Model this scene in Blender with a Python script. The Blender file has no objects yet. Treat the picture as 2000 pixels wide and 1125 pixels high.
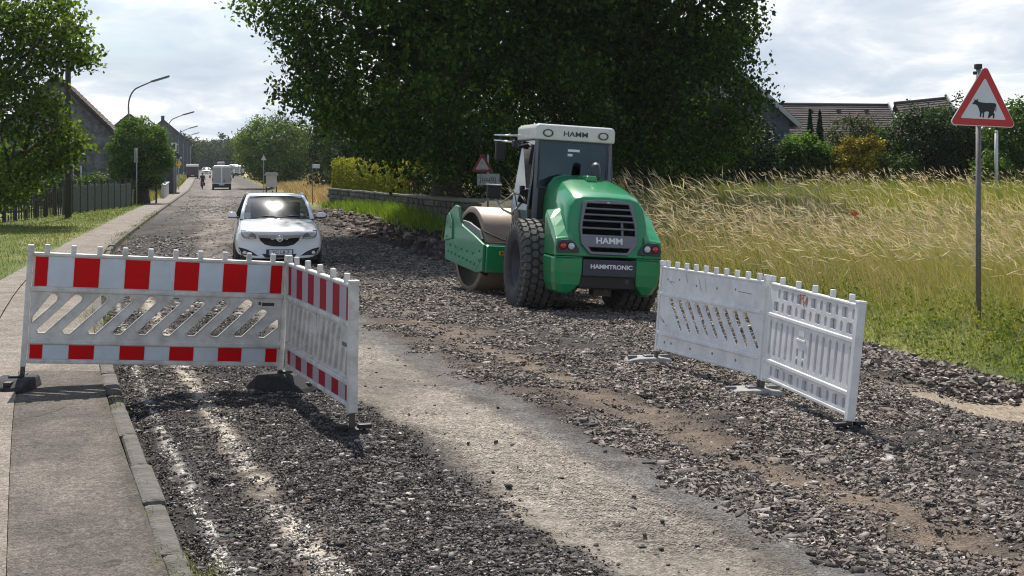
import bpy, bmesh, math, random
import numpy as np
from mathutils import Vector, Matrix

scene = bpy.context.scene
COL = scene.collection
R = math.radians
rng = np.random.default_rng(7)
random.seed(7)

# ------------------------------------------------------------------ camera
CAM_H, FOC = 2.1, 2700.0          # metres, focal length in pixels of a 2000 px wide frame
cam_d = bpy.data.cameras.new('camera')
cam = bpy.data.objects.new('camera', cam_d)
COL.objects.link(cam)
cam.location = (0, 0, CAM_H)
cam.rotation_euler = (R(90), 0, 0)
cam_d.sensor_width = 36.0
cam_d.lens = 36.0 * FOC / 2000.0
cam_d.shift_y = -(562.5 - 322.0) / 2000.0
cam_d.clip_start, cam_d.clip_end = 0.1, 4000
scene.camera = cam

# ------------------------------------------------------------------ sky and sun
SUN_EL, SUN_AZ = R(54), R(-9)      # azimuth from +Y, negative = to the left
w = bpy.data.worlds.new('World')
scene.world = w
w.use_nodes = True
nt = w.node_tree
nt.nodes.clear()
def N(tree, t, **kw):
    n = tree.nodes.new(t)
    for k, v in kw.items():
        setattr(n, k, v)
    return n
out = N(nt, 'ShaderNodeOutputWorld')
bg = N(nt, 'ShaderNodeBackground')
bg.inputs['Strength'].default_value = 0.1
sky = N(nt, 'ShaderNodeTexSky', sky_type='NISHITA', sun_disc=False, sun_elevation=SUN_EL, sun_rotation=SUN_AZ)
sky.dust_density = 0.7
tc = N(nt, 'ShaderNodeTexCoord')
sep = N(nt, 'ShaderNodeSeparateXYZ')
nt.links.new(tc.outputs['Generated'], sep.inputs[0])
def wmath(op, a, b=None, clamp=False):
    m = N(nt, 'ShaderNodeMath', operation=op, use_clamp=clamp)
    for i, v in enumerate((a, b)):
        if v is None: continue
        if isinstance(v, (int, float)): m.inputs[i].default_value = v
        else: nt.links.new(v, m.inputs[i])
    return m.outputs[0]
den = wmath('ADD', wmath('MAXIMUM', sep.outputs[2], 0.0), 0.24)
comb = N(nt, 'ShaderNodeCombineXYZ')
nt.links.new(wmath('DIVIDE', sep.outputs[0], den), comb.inputs[0])
nt.links.new(wmath('DIVIDE', sep.outputs[1], den), comb.inputs[1])
def wnoise(scale, detail, rough, off, dist=0.0):
    mp = N(nt, 'ShaderNodeMapping')
    mp.inputs['Location'].default_value = off
    nt.links.new(comb.outputs[0], mp.inputs[0])
    n = N(nt, 'ShaderNodeTexNoise')
    n.inputs['Scale'].default_value = scale
    n.inputs['Detail'].default_value = detail
    n.inputs['Roughness'].default_value = rough
    n.inputs['Distortion'].default_value = dist
    nt.links.new(mp.outputs[0], n.inputs['Vector'])
    return n.outputs['Fac']
def wramp(x, stops):
    r = N(nt, 'ShaderNodeValToRGB')
    els = r.color_ramp.elements
    while len(els) < len(stops): els.new(0.5)
    for e, (p, c) in zip(els, stops):
        e.position = p
        e.color = (*c, 1) if isinstance(c, tuple) else (c, c, c, 1)
    nt.links.new(x, r.inputs[0])
    return r.outputs[0]
cover0 = wramp(wnoise(0.9, 8, 0.58, (3.1, 1.7, 0.0), 0.25), [(0.38, 0.50), (0.54, 1.0)])
hi = wramp(sep.outputs[2], [(0.12, 1.0), (0.40, 0.22)])
cover = wmath('MULTIPLY', cover0, hi)
shade = wramp(wnoise(2.6, 10, 0.58, (1.3, 5.2, 2.0), 0.3),
              [(0.36, (4.6, 5.3, 6.2)), (0.47, (5.5, 6.1, 6.8)), (0.54, (6.6, 7.0, 7.4)), (0.62, (8.9, 8.9, 8.9))])
mixc = N(nt, 'ShaderNodeMix', data_type='RGBA')
nt.links.new(cover, mixc.inputs[0])
nt.links.new(sky.outputs[0], mixc.inputs[6])
nt.links.new(shade, mixc.inputs[7])
nt.links.new(mixc.outputs[2], bg.inputs['Color'])
nt.links.new(bg.outputs[0], out.inputs[0])

to_sun = Vector((math.sin(SUN_AZ) * math.cos(SUN_EL), math.cos(SUN_AZ) * math.cos(SUN_EL), math.sin(SUN_EL)))
sl = bpy.data.lights.new('sun', 'SUN')
sl.energy = 5.0
sl.angle = R(0.55)
sl.color = (1.0, 0.94, 0.85)
so = bpy.data.objects.new('sun', sl)
COL.objects.link(so)
so.rotation_euler = (-to_sun).to_track_quat('-Z', 'Y').to_euler()
so.location = to_sun * 60

vs = scene.view_settings
vs.view_transform = 'Standard'
vs.look = 'None'
vs.exposure = 0.40
vs.gamma = 1.0
vs.use_curve_mapping = False
scene.cycles.max_bounces = 8
scene.cycles.transparent_max_bounces = 12
scene.cycles.use_denoising = True
scene.cycles.filter_width = 1.1

# ------------------------------------------------------------------ helpers: numbers
def P(px, py, Y):
    """the point seen at pixel (px, py) of the photograph at depth Y"""
    return Vector(((px - 1000.0) * Y / FOC, Y, CAM_H - (py - 322.0) * Y / FOC))
def Xat(px, Y): return (px - 1000.0) * Y / FOC

def hash2(ix, iy, seed):
    n = (ix * 374761393 + iy * 668265263 + seed * 974634541) & 0xffffffff
    n = ((n ^ (n >> 13)) * 1274126177) & 0xffffffff
    n = n ^ (n >> 16)
    return (n & 0xffff) / 65535.0
def vnoise(x, y, seed=0):
    ix = np.floor(x).astype(np.int64); iy = np.floor(y).astype(np.int64)
    fx = x - ix; fy = y - iy
    fx = fx * fx * (3 - 2 * fx); fy = fy * fy * (3 - 2 * fy)
    a = hash2(ix, iy, seed); b = hash2(ix + 1, iy, seed)
    c = hash2(ix, iy + 1, seed); d = hash2(ix + 1, iy + 1, seed)
    return (a * (1 - fx) + b * fx) * (1 - fy) + (c * (1 - fx) + d * fx) * fy
def fbm(x, y, oct=4, seed=0):
    v = 0; a = 0.5; t = 0
    for i in range(oct):
        v = v + a * vnoise(x * 2 ** i, y * 2 ** i, seed + i * 17); t += a; a *= 0.5
    return v / t
def sstep(a, b, x):
    t = np.clip((x - a) / (b - a), 0, 1)
    return t * t * (3 - 2 * t)
def smooth_curve(pts, lo, hi, sig):
    ys = np.arange(lo, hi, 0.25)
    v = np.interp(ys, [p[0] for p in pts], [p[1] for p in pts])
    k = np.exp(-0.5 * (np.arange(-40, 41) * 0.25 / sig) ** 2); k /= k.sum()
    vp = np.concatenate([v[0] + (v[1] - v[0]) * np.arange(-40, 0), v, v[-1] + (v[-1] - v[-2]) * np.arange(1, 41)])
    return ys, np.convolve(vp, k, mode='valid')

# kerb line, road heights: all as functions of the depth Y
_KY, _KX = smooth_curve([(-4, 2.35), (4, -.62), (6.23, -1.42), (9.63, -2.63), (12.1, -3.48), (20, -5.95), (32.5, -9.4),
                         (55, -14.3), (135, -31.5), (270, -61.5), (600, -135)], -4, 600, 2.0)
def K(Y): return np.interp(Y, _KY, _KX)
_HY, _HZ = smooth_curve([(-4, .31), (13, .30), (30, .2), (55, .08), (130, -.33), (165, -.33), (300, .28), (400, .6), (600, .8)], -4, 600, 3.0)
def HS(Y): return np.interp(Y, _HY, _HZ)           # pavement height
_RY, _RX = smooth_curve([(-4, 9.2), (14, 9.4), (22, 10.1), (27, 10.0), (34, 8.4), (45, 7.2), (70, 7.2), (120, 8), (600, 8)], -4, 600, 2.0)
def RF(Y): return np.interp(Y, _RY, _RX)           # width of the road bed
def road_h(r, Y):
    near = 1 - sstep(30, 48, Y)
    prof_n = np.interp(r, [-1, 0, 1.4, 3, 6, 7.4, 9, 10.5], [-.12, -.13, -.15, -.22, -.36, -.41, -.51, -.52])
    prof_f = np.interp(r, [-1, 0, 2, 9], [-.08, -.09, -.10, -.18])
    return HS(Y) + prof_n * near + prof_f * (1 - near)
def field_h(X, Y):
    r = X - K(Y)
    d = r - RF(Y)
    base = road_h(RF(Y), Y)
    near = 1 - sstep(30, 48, Y)
    rise = sstep(0.0, 1.3, d) * (0.36 * near + 0.22 * (1 - near)) + np.clip(d - 1, 0, 60) * 0.006
    far = sstep(18, 60, Y) * sstep(2, 7, d) * 0.28
    return base + rise + far

# ------------------------------------------------------------------ helpers: objects
def tag(o, label=None, cat=None, group=None, kind=None):
    if label: o['label'] = label
    if cat: o['category'] = cat
    if group: o['group'] = group
    if kind: o['kind'] = kind
    return o
def empty(name, loc=(0, 0, 0), rz=0.0, label=None, cat=None, group=None, mat=None):
    o = bpy.data.objects.new(name, None)
    o.empty_display_size = 0.2
    COL.objects.link(o)
    if mat is not None: o.matrix_world = mat
    else:
        o.location = loc
        o.rotation_euler = (0, 0, rz)
    tag(o, label, cat, group)
    return o
def link_mesh(name, me, mats, parent=None):
    if not isinstance(mats, (list, tuple)): mats = [mats]
    for m in mats:
        if m.name not in [x.name for x in me.materials if x]: me.materials.append(m)
    o = bpy.data.objects.new(name, me)
    COL.objects.link(o)
    if parent is not None: o.parent = parent
    return o
def np_mesh(name, V, F, mats, parent=None, smooth=False, colors=None):
    """V (n,3), F (m,k) all faces with k corners; colors (n,3) point colours in 'Col'"""
    V = np.ascontiguousarray(V, dtype=np.float32); F = np.ascontiguousarray(F, dtype=np.int32)
    me = bpy.data.meshes.new(name)
    m, k = F.shape
    me.vertices.add(len(V)); me.vertices.foreach_set('co', V.ravel())
    me.loops.add(m * k); me.loops.foreach_set('vertex_index', F.ravel())
    me.polygons.add(m)
    me.polygons.foreach_set('loop_start', np.arange(0, m * k, k, dtype=np.int32))
    if smooth: me.polygons.foreach_set('use_smooth', np.ones(m, dtype=bool))
    if colors is not None:
        a = me.color_attributes.new('Col', 'FLOAT_COLOR', 'POINT')
        c = np.ones((len(V), 4), dtype=np.float32); c[:, :3] = colors
        a.data.foreach_set('color', c.ravel())
    me.update(calc_edges=True)
    return link_mesh(name, me, mats, parent)

class MB:
    """collects boxes, tubes, lathes, prisms; build() links them as one mesh object"""
    def __init__(s): s.v = []; s.f = []; s.mi = []; s.sm = []
    def add(s, vs, fs, mi=0, smooth=False):
        o = len(s.v); s.v += [tuple(map(float, v)) for v in vs]
        for f in fs: s.f.append([o + i for i in f]); s.mi.append(mi); s.sm.append(smooth)
        return s
    def box(s, lo, hi, mi=0, mat=None):
        x0, y0, z0 = lo; x1, y1, z1 = hi
        vs = [(x0, y0, z0), (x1, y0, z0), (x1, y1, z0), (x0, y1, z0), (x0, y0, z1), (x1, y0, z1), (x1, y1, z1), (x0, y1, z1)]
        if mat is not None: vs = [mat @ Vector(v) for v in vs]
        return s.add(vs, [(3, 2, 1, 0), (4, 5, 6, 7), (0, 1, 5, 4), (1, 2, 6, 5), (2, 3, 7, 6), (3, 0, 4, 7)], mi)
    def beam(s, a, b, wx, wy, mi=0, up=(0, 0, 1)):
        a = Vector(a); b = Vector(b); d = b - a; L = d.length
        z = d.normalized(); u = Vector(up)
        if abs(z.dot(u)) > .98: u = Vector((0, 1, 0))
        x = u.cross(z).normalized(); y = z.cross(x)
        M = Matrix((x, y, z)).transposed().to_4x4(); M.translation = a
        return s.box((-wx / 2, -wy / 2, 0), (wx / 2, wy / 2, L), mi, M)
    def tube(s, pts, rad, n=8, mi=0, smooth=True, caps=True):
        pts = [Vector(p) for p in pts]
        rads = rad if isinstance(rad, (list, tuple)) else [rad] * len(pts)
        vs = []; fs = []
        prev = None
        for i, p in enumerate(pts):
            t = (pts[min(i + 1, len(pts) - 1)] - pts[max(i - 1, 0)]).normalized()
            if prev is None:
                u = Vector((0, 0, 1)) if abs(t.z) < .9 else Vector((1, 0, 0))
                x = u.cross(t).normalized()
            else: x = (prev - t * prev.dot(t)).normalized()
            prev = x; y = t.cross(x)
            for k in range(n):
                a = 2 * math.pi * k / n
                vs.append(p + (x * math.cos(a) + y * math.sin(a)) * rads[i])
        for i in range(len(pts) - 1):
            for k in range(n):
                k2 = (k + 1) % n
                fs.append((i * n + k, i * n + k2, (i + 1) * n + k2, (i + 1) * n + k))
        s.add(vs, fs, mi, smooth)
        if caps:
            b = len(s.v) - len(vs)
            s.f.append([b + k for k in reversed(range(n))]); s.mi.append(mi); s.sm.append(False)
            s.f.append([b + (len(pts) - 1) * n + k for k in range(n)]); s.mi.append(mi); s.sm.append(False)
        return s
    def cyl(s, a, b, r, n=12, mi=0, smooth=True): return s.tube([a, b], r, n, mi, smooth)
    def lathe(s, prof, n=32, axis='x', c=(0, 0, 0), mi=0, smooth=True, closed=False):
        """prof: (radius, along-axis) pairs"""
        vs = []; fs = []
        for (r, h) in prof:
            for k in range(n):
                a = 2 * math.pi * k / n
                if axis == 'x': vs.append((c[0] + h, c[1] + r * math.cos(a), c[2] + r * math.sin(a)))
                elif axis == 'y': vs.append((c[0] + r * math.cos(a), c[1] + h, c[2] + r * math.sin(a)))
                else: vs.append((c[0] + r * math.cos(a), c[1] + r * math.sin(a), c[2] + h))
        m = len(prof)
        for i in range(m if closed else m - 1):
            j = (i + 1) % m
            for k in range(n):
                k2 = (k + 1) % n
                fs.append((i * n + k, i * n + k2, j * n + k2, j * n + k))
        return s.add(vs, fs, mi, smooth)
    def prism(s, poly, a, b, axis='y', mi=0):
        """closed outline (two coordinates each) pulled from a to b along an axis"""
        n = len(poly)
        def mk(p, h):
            if axis == 'y': return (p[0], h, p[1])
            if axis == 'x': return (h, p[0], p[1])
            return (p[0], p[1], h)
        vs = [mk(p, a) for p in poly] + [mk(p, b) for p in poly]
        fs = [tuple(range(n)), tuple(range(2 * n - 1, n - 1, -1))]
        fs += [((i + 1) % n, i, n + i, n + (i + 1) % n) for i in range(n)]
        return s.add(vs, fs, mi)
    def loft(s, secs, mi=0, smooth=True, caps=(True, True), loop=True):
        n = len(secs[0]); vs = [p for sc in secs for p in sc]; fs = []
        for i in range(len(secs) - 1):
            for k in range(n if loop else n - 1):
                k2 = (k + 1) % n
                fs.append((i * n + k, i * n + k2, (i + 1) * n + k2, (i + 1) * n + k))
        s.add(vs, fs, mi, smooth)
        b = len(s.v) - len(vs)
        if caps[0]: s.f.append([b + k for k in reversed(range(n))]); s.mi.append(mi); s.sm.append(False)
        if caps[1]: s.f.append([b + (len(secs) - 1) * n + k for k in range(n)]); s.mi.append(mi); s.sm.append(False)
        return s
    def build(s, name, mats, parent=None, bevel=0, seg=2, subsurf=0, mat=None, shade=None):
        me = bpy.data.meshes.new(name)
        vv = s.v if mat is None else [tuple(mat @ Vector(v)) for v in s.v]
        me.from_pydata(vv, [], s.f)
        me.polygons.foreach_set('material_index', s.mi)
        me.polygons.foreach_set('use_smooth', s.sm if shade is None else [shade] * len(s.f))
        bm = bmesh.new(); bm.from_mesh(me)
        bmesh.ops.recalc_face_normals(bm, faces=bm.faces)
        bm.to_mesh(me); bm.free()
        me.update()
        if not isinstance(mats, (list, tuple)): mats = [mats]
        for m in mats: me.materials.append(m)
        o = bpy.data.objects.new(name, me); COL.objects.link(o)
        if parent is not None: o.parent = parent
        if bevel:
            b = o.modifiers.new('Bevel', 'BEVEL'); b.width = bevel; b.segments = seg; b.limit_method = 'ANGLE'; b.angle_limit = R(35)
        if subsurf:
            m = o.modifiers.new('Subdivision', 'SUBSURF'); m.levels = subsurf; m.render_levels = subsurf
        return o
def children(o): return [c for c in bpy.data.objects if c.parent == o]
def copy_tree(o, parent=None):
    c = o.copy(); COL.objects.link(c)
    if parent is not None: c.parent = parent
    for ch in children(o): copy_tree(ch, c)
    return c
def plate(outer, holes, t, name, mats, parent=None, mat=None, bevel=0):
    """flat plate in x,z with true holes; thickness t along y (front at y = 0)"""
    bm = bmesh.new()
    edges = []
    for loop in [outer] + holes:
        vs = [bm.verts.new((p[0], 0, p[1])) for p in loop]
        for i in range(len(vs)): edges.append(bm.edges.new((vs[i], vs[(i + 1) % len(vs)])))
    bmesh.ops.triangle_fill(bm, use_beauty=True, use_dissolve=False, edges=edges)
    faces = bm.faces[:]
    ret = bmesh.ops.extrude_face_region(bm, geom=faces)
    bmesh.ops.translate(bm, vec=(0, t, 0), verts=[g for g in ret['geom'] if isinstance(g, bmesh.types.BMVert)])
    bmesh.ops.recalc_face_normals(bm, faces=bm.faces)
    if mat is not None: bmesh.ops.transform(bm, matrix=mat, verts=bm.verts)
    me = bpy.data.meshes.new(name); bm.to_mesh(me); bm.free()
    o = link_mesh(name, me, mats, parent)
    if bevel:
        b = o.modifiers.new('Bevel', 'BEVEL'); b.width = bevel; b.segments = 2; b.limit_method = 'ANGLE'; b.angle_limit = R(50)
    return o
def text_mesh(name, body, size, mats, parent, mat, extrude=0.004, offset=0.0, shear=0.0, xscale=1.0):
    cu = bpy.data.curves.new(name, 'FONT')
    cu.body = body; cu.size = size; cu.extrude = extrude; cu.offset = offset; cu.shear = shear
    cu.align_x = 'CENTER'; cu.align_y = 'CENTER'; cu.resolution_u = 3
    t = bpy.data.objects.new('lettering_source', cu); COL.objects.link(t)
    me = bpy.data.meshes.new_from_object(t.evaluated_get(bpy.context.evaluated_depsgraph_get()))
    bpy.data.objects.remove(t); bpy.data.curves.remove(cu)
    me.name = name
    S = Matrix.Diagonal((xscale, 1, 1, 1))
    me.transform(mat @ S)
    me.materials.clear()
    return link_mesh(name, me, mats, parent)

# ------------------------------------------------------------------ materials
def set_in(n, name, v):
    if name in n.inputs: n.inputs[name].default_value = v
def mat_base(name):
    m = bpy.data.materials.new(name); m.use_nodes = True
    t = m.node_tree
    return m, t, t.nodes['Principled BSDF']
def simple(name, col, rough=.6, metal=0.0, coat=0.0, var=0.12, scale=6.0, bump=0.0, bscale=60.0, dirt=None, dirt_amt=.4, spec=None):
    """one colour with cloudy wear and optional fine relief"""
    m, t, b = mat_base(name)
    tcn = N(t, 'ShaderNodeTexCoord')
    n1 = N(t, 'ShaderNodeTexNoise'); n1.inputs['Scale'].default_value = scale; n1.inputs['Detail'].default_value = 6
    n1.inputs['Roughness'].default_value = .65
    t.links.new(tcn.outputs['Object'], n1.inputs['Vector'])
    r = N(t, 'ShaderNodeValToRGB')
    c = Vector(col)
    d = Vector(dirt) if dirt else c * (1 - var * 1.6)
    e = r.color_ramp.elements
    e[0].position = .30; e[0].color = (*(c.lerp(d, dirt_amt) if dirt else d), 1)
    e[1].position = .62; e[1].color = (*c, 1)
    t.links.new(n1.outputs['Fac'], r.inputs[0])
    t.links.new(r.outputs[0], b.inputs['Base Color'])
    b.inputs['Roughness'].default_value = rough; b.inputs['Metallic'].default_value = metal
    set_in(b, 'Coat Weight', coat); set_in(b, 'Coat Roughness', .06)
    if spec is not None: set_in(b, 'Specular IOR Level', spec)
    if bump:
        n2 = N(t, 'ShaderNodeTexNoise'); n2.inputs['Scale'].default_value = bscale; n2.inputs['Detail'].default_value = 5
        t.links.new(tcn.outputs['Object'], n2.inputs['Vector'])
        bp = N(t, 'ShaderNodeBump'); bp.inputs['Strength'].default_value = bump; bp.inputs['Distance'].default_value = .02
        t.links.new(n2.outputs['Fac'], bp.inputs['Height']); t.links.new(bp.outputs[0], b.inputs['Normal'])
    return m
def leaf_mat(name, trans=.38, rough=.6, tcol=(1.5, 1.35, .5), spec=.13):
    m, t, b = mat_base(name)
    a = N(t, 'ShaderNodeVertexColor'); a.layer_name = 'Col'
    t.links.new(a.outputs[0], b.inputs['Base Color'])
    b.inputs['Roughness'].default_value = rough
    set_in(b, 'Specular IOR Level', spec)
    tr = N(t, 'ShaderNodeBsdfTranslucent')
    mu = N(t, 'ShaderNodeMix', data_type='RGBA', blend_type='MULTIPLY'); mu.inputs[0].default_value = 1
    t.links.new(a.outputs[0], mu.inputs[6]); mu.inputs[7].default_value = (*tcol, 1)
    t.links.new(mu.outputs[2], tr.inputs[0])
    mx = N(t, 'ShaderNodeMixShader'); mx.inputs[0].default_value = trans
    t.links.new(b.outputs[0], mx.inputs[1]); t.links.new(tr.outputs[0], mx.inputs[2])
    t.links.new(mx.outputs[0], t.nodes['Material Output'].inputs[0])
    return m
def vcol_ground(name, fine=(90, 22), amount=.55, bump=.6, rough=.92, chips=True):
    """ground: the sheet's own colour ('Col') broken up by fine grains"""
    m, t, b = mat_base(name)
    a = N(t, 'ShaderNodeVertexColor'); a.layer_name = 'Col'
    g = N(t, 'ShaderNodeNewGeometry')
    v = N(t, 'ShaderNodeTexVoronoi'); v.inputs['Scale'].default_value = fine[0]
    v2 = N(t, 'ShaderNodeTexVoronoi'); v2.inputs['Scale'].default_value = fine[1]
    n = N(t, 'ShaderNodeTexNoise'); n.inputs['Scale'].default_value = 3.0; n.inputs['Detail'].default_value = 8; n.inputs['Roughness'].default_value = .7
    for q in (v, v2, n): t.links.new(g.outputs['Position'], q.inputs['Vector'])
    def ramp(src, lo, hi, p0=0., p1=1.):
        r = N(t, 'ShaderNodeValToRGB'); e = r.color_ramp.elements
        e[0].position = p0; e[0].color = (lo, lo, lo, 1); e[1].position = p1; e[1].color = (hi, hi, hi, 1)
        t.links.new(src, r.inputs[0]); return r.outputs[0]
    def mul(x, y):
        q = N(t, 'ShaderNodeMix', data_type='RGBA', blend_type='MULTIPLY'); q.inputs[0].default_value = 1
        t.links.new(x, q.inputs[6]); t.links.new(y, q.inputs[7]); return q.outputs[2]
    c = mul(a.outputs[0], ramp(v.outputs['Color'], 1 - amount, 1 + amount))
    if chips: c = mul(c, ramp(v2.outputs['Color'], 1 - amount * .6, 1 + amount * .6))
    c = mul(c, ramp(n.outputs['Fac'], .72, 1.28, .3, .7))
    t.links.new(c, b.inputs['Base Color'])
    b.inputs['Roughness'].default_value = rough
    set_in(b, 'Specular IOR Level', .25)
    bp = N(t, 'ShaderNodeBump'); bp.inputs['Strength'].default_value = bump; bp.inputs['Distance'].default_value = .012
    ad = N(t, 'ShaderNodeMath', operation='ADD')
    t.links.new(v.outputs['Distance'], ad.inputs[0]); t.links.new(n.outputs['Fac'], ad.inputs[1])
    t.links.new(ad.outputs[0], bp.inputs['Height']); t.links.new(bp.outputs[0], b.inputs['Normal'])
    return m
def vcol_plain(name, rough=.85):
    m, t, b = mat_base(name)
    a = N(t, 'ShaderNodeVertexColor'); a.layer_name = 'Col'
    n = N(t, 'ShaderNodeTexNoise'); n.inputs['Scale'].default_value = 40; n.inputs['Detail'].default_value = 3
    g = N(t, 'ShaderNodeNewGeometry'); t.links.new(g.outputs['Position'], n.inputs['Vector'])
    r = N(t, 'ShaderNodeValToRGB'); e = r.color_ramp.elements
    e[0].position = .3; e[0].color = (.7, .7, .7, 1); e[1].position = .7; e[1].color = (1.25, 1.25, 1.25, 1)
    t.links.new(n.outputs['Fac'], r.inputs[0])
    q = N(t, 'ShaderNodeMix', data_type='RGBA', blend_type='MULTIPLY'); q.inputs[0].default_value = 1
    t.links.new(a.outputs[0], q.inputs[6]); t.links.new(r.outputs[0], q.inputs[7])
    t.links.new(q.outputs[2], b.inputs['Base Color'])
    b.inputs['Roughness'].default_value = rough
    set_in(b, 'Specular IOR Level', .3)
    return m
def glass_mat(name, tint=(.55, .62, .62), dark=.5):
    """vehicle glazing: a reflective pane one can see into"""
    m, t, b = mat_base(name)
    n = N(t, 'ShaderNodeTexNoise'); n.inputs['Scale'].default_value = 3
    tr = N(t, 'ShaderNodeBsdfTransparent'); tr.inputs[0].default_value = (*[c * dark for c in tint], 1)
    gl = N(t, 'ShaderNodeBsdfGlossy'); gl.inputs['Roughness'].default_value = .03; gl.inputs[0].default_value = (.95, .97, 1, 1)
    fr = N(t, 'ShaderNodeFresnel'); fr.inputs[0].default_value = 1.55
    mx = N(t, 'ShaderNodeMixShader')
    t.links.new(fr.outputs[0], mx.inputs[0]); t.links.new(tr.outputs[0], mx.inputs[1]); t.links.new(gl.outputs[0], mx.inputs[2])
    t.links.new(mx.outputs[0], t.nodes['Material Output'].inputs[0])
    return m

M = {}
M['plastic'] = simple('white plastic', (.70, .685, .65), .5, var=.08, scale=7, dirt=(.36, .335, .295), dirt_amt=.8, bump=.06, bscale=30)
M['plastic_used'] = simple('scuffed white plastic', (.80, .79, .775), .5, var=.1, scale=5, dirt=(.44, .45, .47), dirt_amt=.55, bump=.06, bscale=30)
M['sheet_red'] = simple('red reflective sheet', (.62, .002, .006), .45, var=.06, scale=5, spec=.15)
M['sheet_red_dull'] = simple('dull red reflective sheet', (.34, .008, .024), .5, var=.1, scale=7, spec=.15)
M['sheet_white'] = simple('white reflective sheet', (.60, .66, .72), .35, var=.05, scale=6, dirt=(.4, .42, .44), dirt_amt=.4)
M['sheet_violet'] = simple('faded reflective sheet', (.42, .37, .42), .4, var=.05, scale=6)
M['rubber'] = simple('black rubber', (.030, .030, .033), .75, var=.25, scale=12, bump=.3, bscale=70, dirt=(.12, .105, .09), dirt_amt=.35)
M['lug'] = simple('dusty tyre lugs', (.085, .080, .075), .8, var=.3, scale=9, bump=.3, bscale=60, dirt=(.19, .17, .15), dirt_amt=.6)
M['foot'] = simple('recycled rubber foot', (.035, .033, .035), .9, var=.3, scale=20, bump=.4, bscale=60)
M['foot_dusty'] = simple('dusty recycled plastic foot', (.36, .35, .33), .9, var=.25, scale=14, bump=.4, bscale=60, dirt=(.16, .15, .14), dirt_amt=.7)
M['green'] = simple('green machine paint', (.003, .270, .092), .28, coat=.7, var=.10, scale=6, dirt=(.14, .17, .11), dirt_amt=.36, spec=.3)
M['green_dusty'] = simple('dusty green machine paint', (.010, .25, .105), .4, coat=.3, var=.15, scale=7, dirt=(.20, .22, .17), dirt_amt=.45)
M['cream'] = simple('off white cab paint', (.66, .66, .62), .35, coat=.4, var=.06, scale=4, dirt=(.4, .38, .33), dirt_amt=.35)
M['dark'] = simple('dark grey plastic', (.045, .048, .062), .5, var=.15, scale=8)
M['darker'] = simple('black plastic', (.012, .012, .014), .5, var=.2, scale=8)
M['grey'] = simple('grey machine paint', (.135, .14, .165), .4, var=.1, scale=6)
M['steel'] = simple('rolled bare steel', (.29, .21, .15), .5, metal=.2, var=.15, scale=4, dirt=(.23, .17, .13), dirt_amt=.7, bump=.05, bscale=20)
M['steel_dark'] = simple('dirty steel', (.085, .07, .06), .7, metal=.1, var=.2, scale=6, dirt=(.14, .11, .08), dirt_amt=.6)
M['chrome'] = simple('bright metal', (.75, .76, .78), .14, metal=1.0, var=.03)
M['alu'] = simple('brushed aluminium', (.55, .56, .57), .4, metal=.7, var=.08)
M['letter'] = simple('white lettering', (.78, .78, .78), .4, var=.03)
M['letter_dark'] = simple('dark lettering', (.05, .05, .055), .5, var=.03)
M['lamp_red'] = simple('red lamp glass', (.45, .012, .010), .15, coat=1, var=.1)
M['lamp_white'] = simple('clear lamp glass', (.60, .62, .64), .12, coat=1, var=.06)
M['paint_white'] = simple('white car paint', (.78, .79, .80), .25, coat=1, var=.02)
M['glass'] = glass_mat('vehicle glass', dark=.75)
M['glass_dark'] = glass_mat('tinted glass', (.35, .4, .4), .5)
M['interior'] = simple('dark interior', (.02, .02, .023), .8)
M['galv'] = simple('galvanised steel', (.36, .38, .40), .5, metal=.35, var=.15, scale=15, dirt=(.22, .2, .18), dirt_amt=.5)
M['pole_dark'] = simple('weathered steel pole', (.17, .16, .155), .6, metal=.2, var=.25, scale=12)
M['sign_red'] = simple('red sign sheet', (.50, .006, .012), .35, var=.04)
M['sign_white'] = simple('white sign sheet', (.62, .645, .69), .4, var=.03)
M['black'] = simple('black print', (.010, .010, .014), .5, var=.1)
M['yellow'] = simple('yellow sign sheet', (.68, .42, .02), .5, var=.05)
M['blue'] = simple('blue sign sheet', (.02, .04, .13), .5, var=.05)
M['bark'] = simple('bark', (.075, .058, .044), .95, var=.35, scale=14, bump=.8, bscale=28)
M['wood_dark'] = simple('dark weathered wood', (.070, .064, .056), .9, var=.3, scale=12, bump=.4, bscale=50)
M['wood_green'] = simple('grey green weathered wood', (.15, .175, .15), .9, var=.3, scale=12, bump=.4, bscale=50)
M['stone'] = simple('field stone', (.115, .105, .09), .95, var=.35, scale=7, bump=.7, bscale=22, dirt=(.05, .06, .035), dirt_amt=.7)
M['stone_light'] = simple('lighter field stone', (.16, .145, .125), .95, var=.35, scale=7, bump=.7, bscale=22, dirt=(.06, .065, .04), dirt_amt=.6)
M['mortar'] = simple('dark mortar', (.05, .047, .04), 1, var=.3)
M['cap_stone'] = simple('mossy cap stone', (.20, .19, .16), .95, var=.3, scale=6, bump=.5, bscale=25, dirt=(.10, .12, .05), dirt_amt=.6)
M['kerb'] = simple('concrete kerbstone', (.150, .137, .122), .95, var=.25, scale=7, bump=1.0, bscale=38, dirt=(.055, .050, .036), dirt_amt=.9)
M['slate'] = simple('slate wall', (.060, .062, .075), .7, var=.4, scale=3.2, bump=.5, bscale=9)
M['slate_blue'] = simple('blue slate wall', (.060, .078, .112), .6, var=.3, scale=2, bump=.4, bscale=7)
M['rubble_wall'] = simple('grey rubble gable', (.25, .245, .255), .9, var=.5, scale=2.4, bump=.9, bscale=5)
M['tile_brown'] = simple('brown roof tiles', (.15, .10, .08), .8, var=.25, scale=3, bump=.3, bscale=15)
M['tile_dark'] = simple('dark roof tiles', (.060, .046, .045), .8, var=.25, scale=2.5, bump=.3, bscale=12)
M['tile_grey'] = simple('grey brown roof tiles', (.085, .066, .064), .95, var=.3, scale=1.2, bump=.3, bscale=10)
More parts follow.
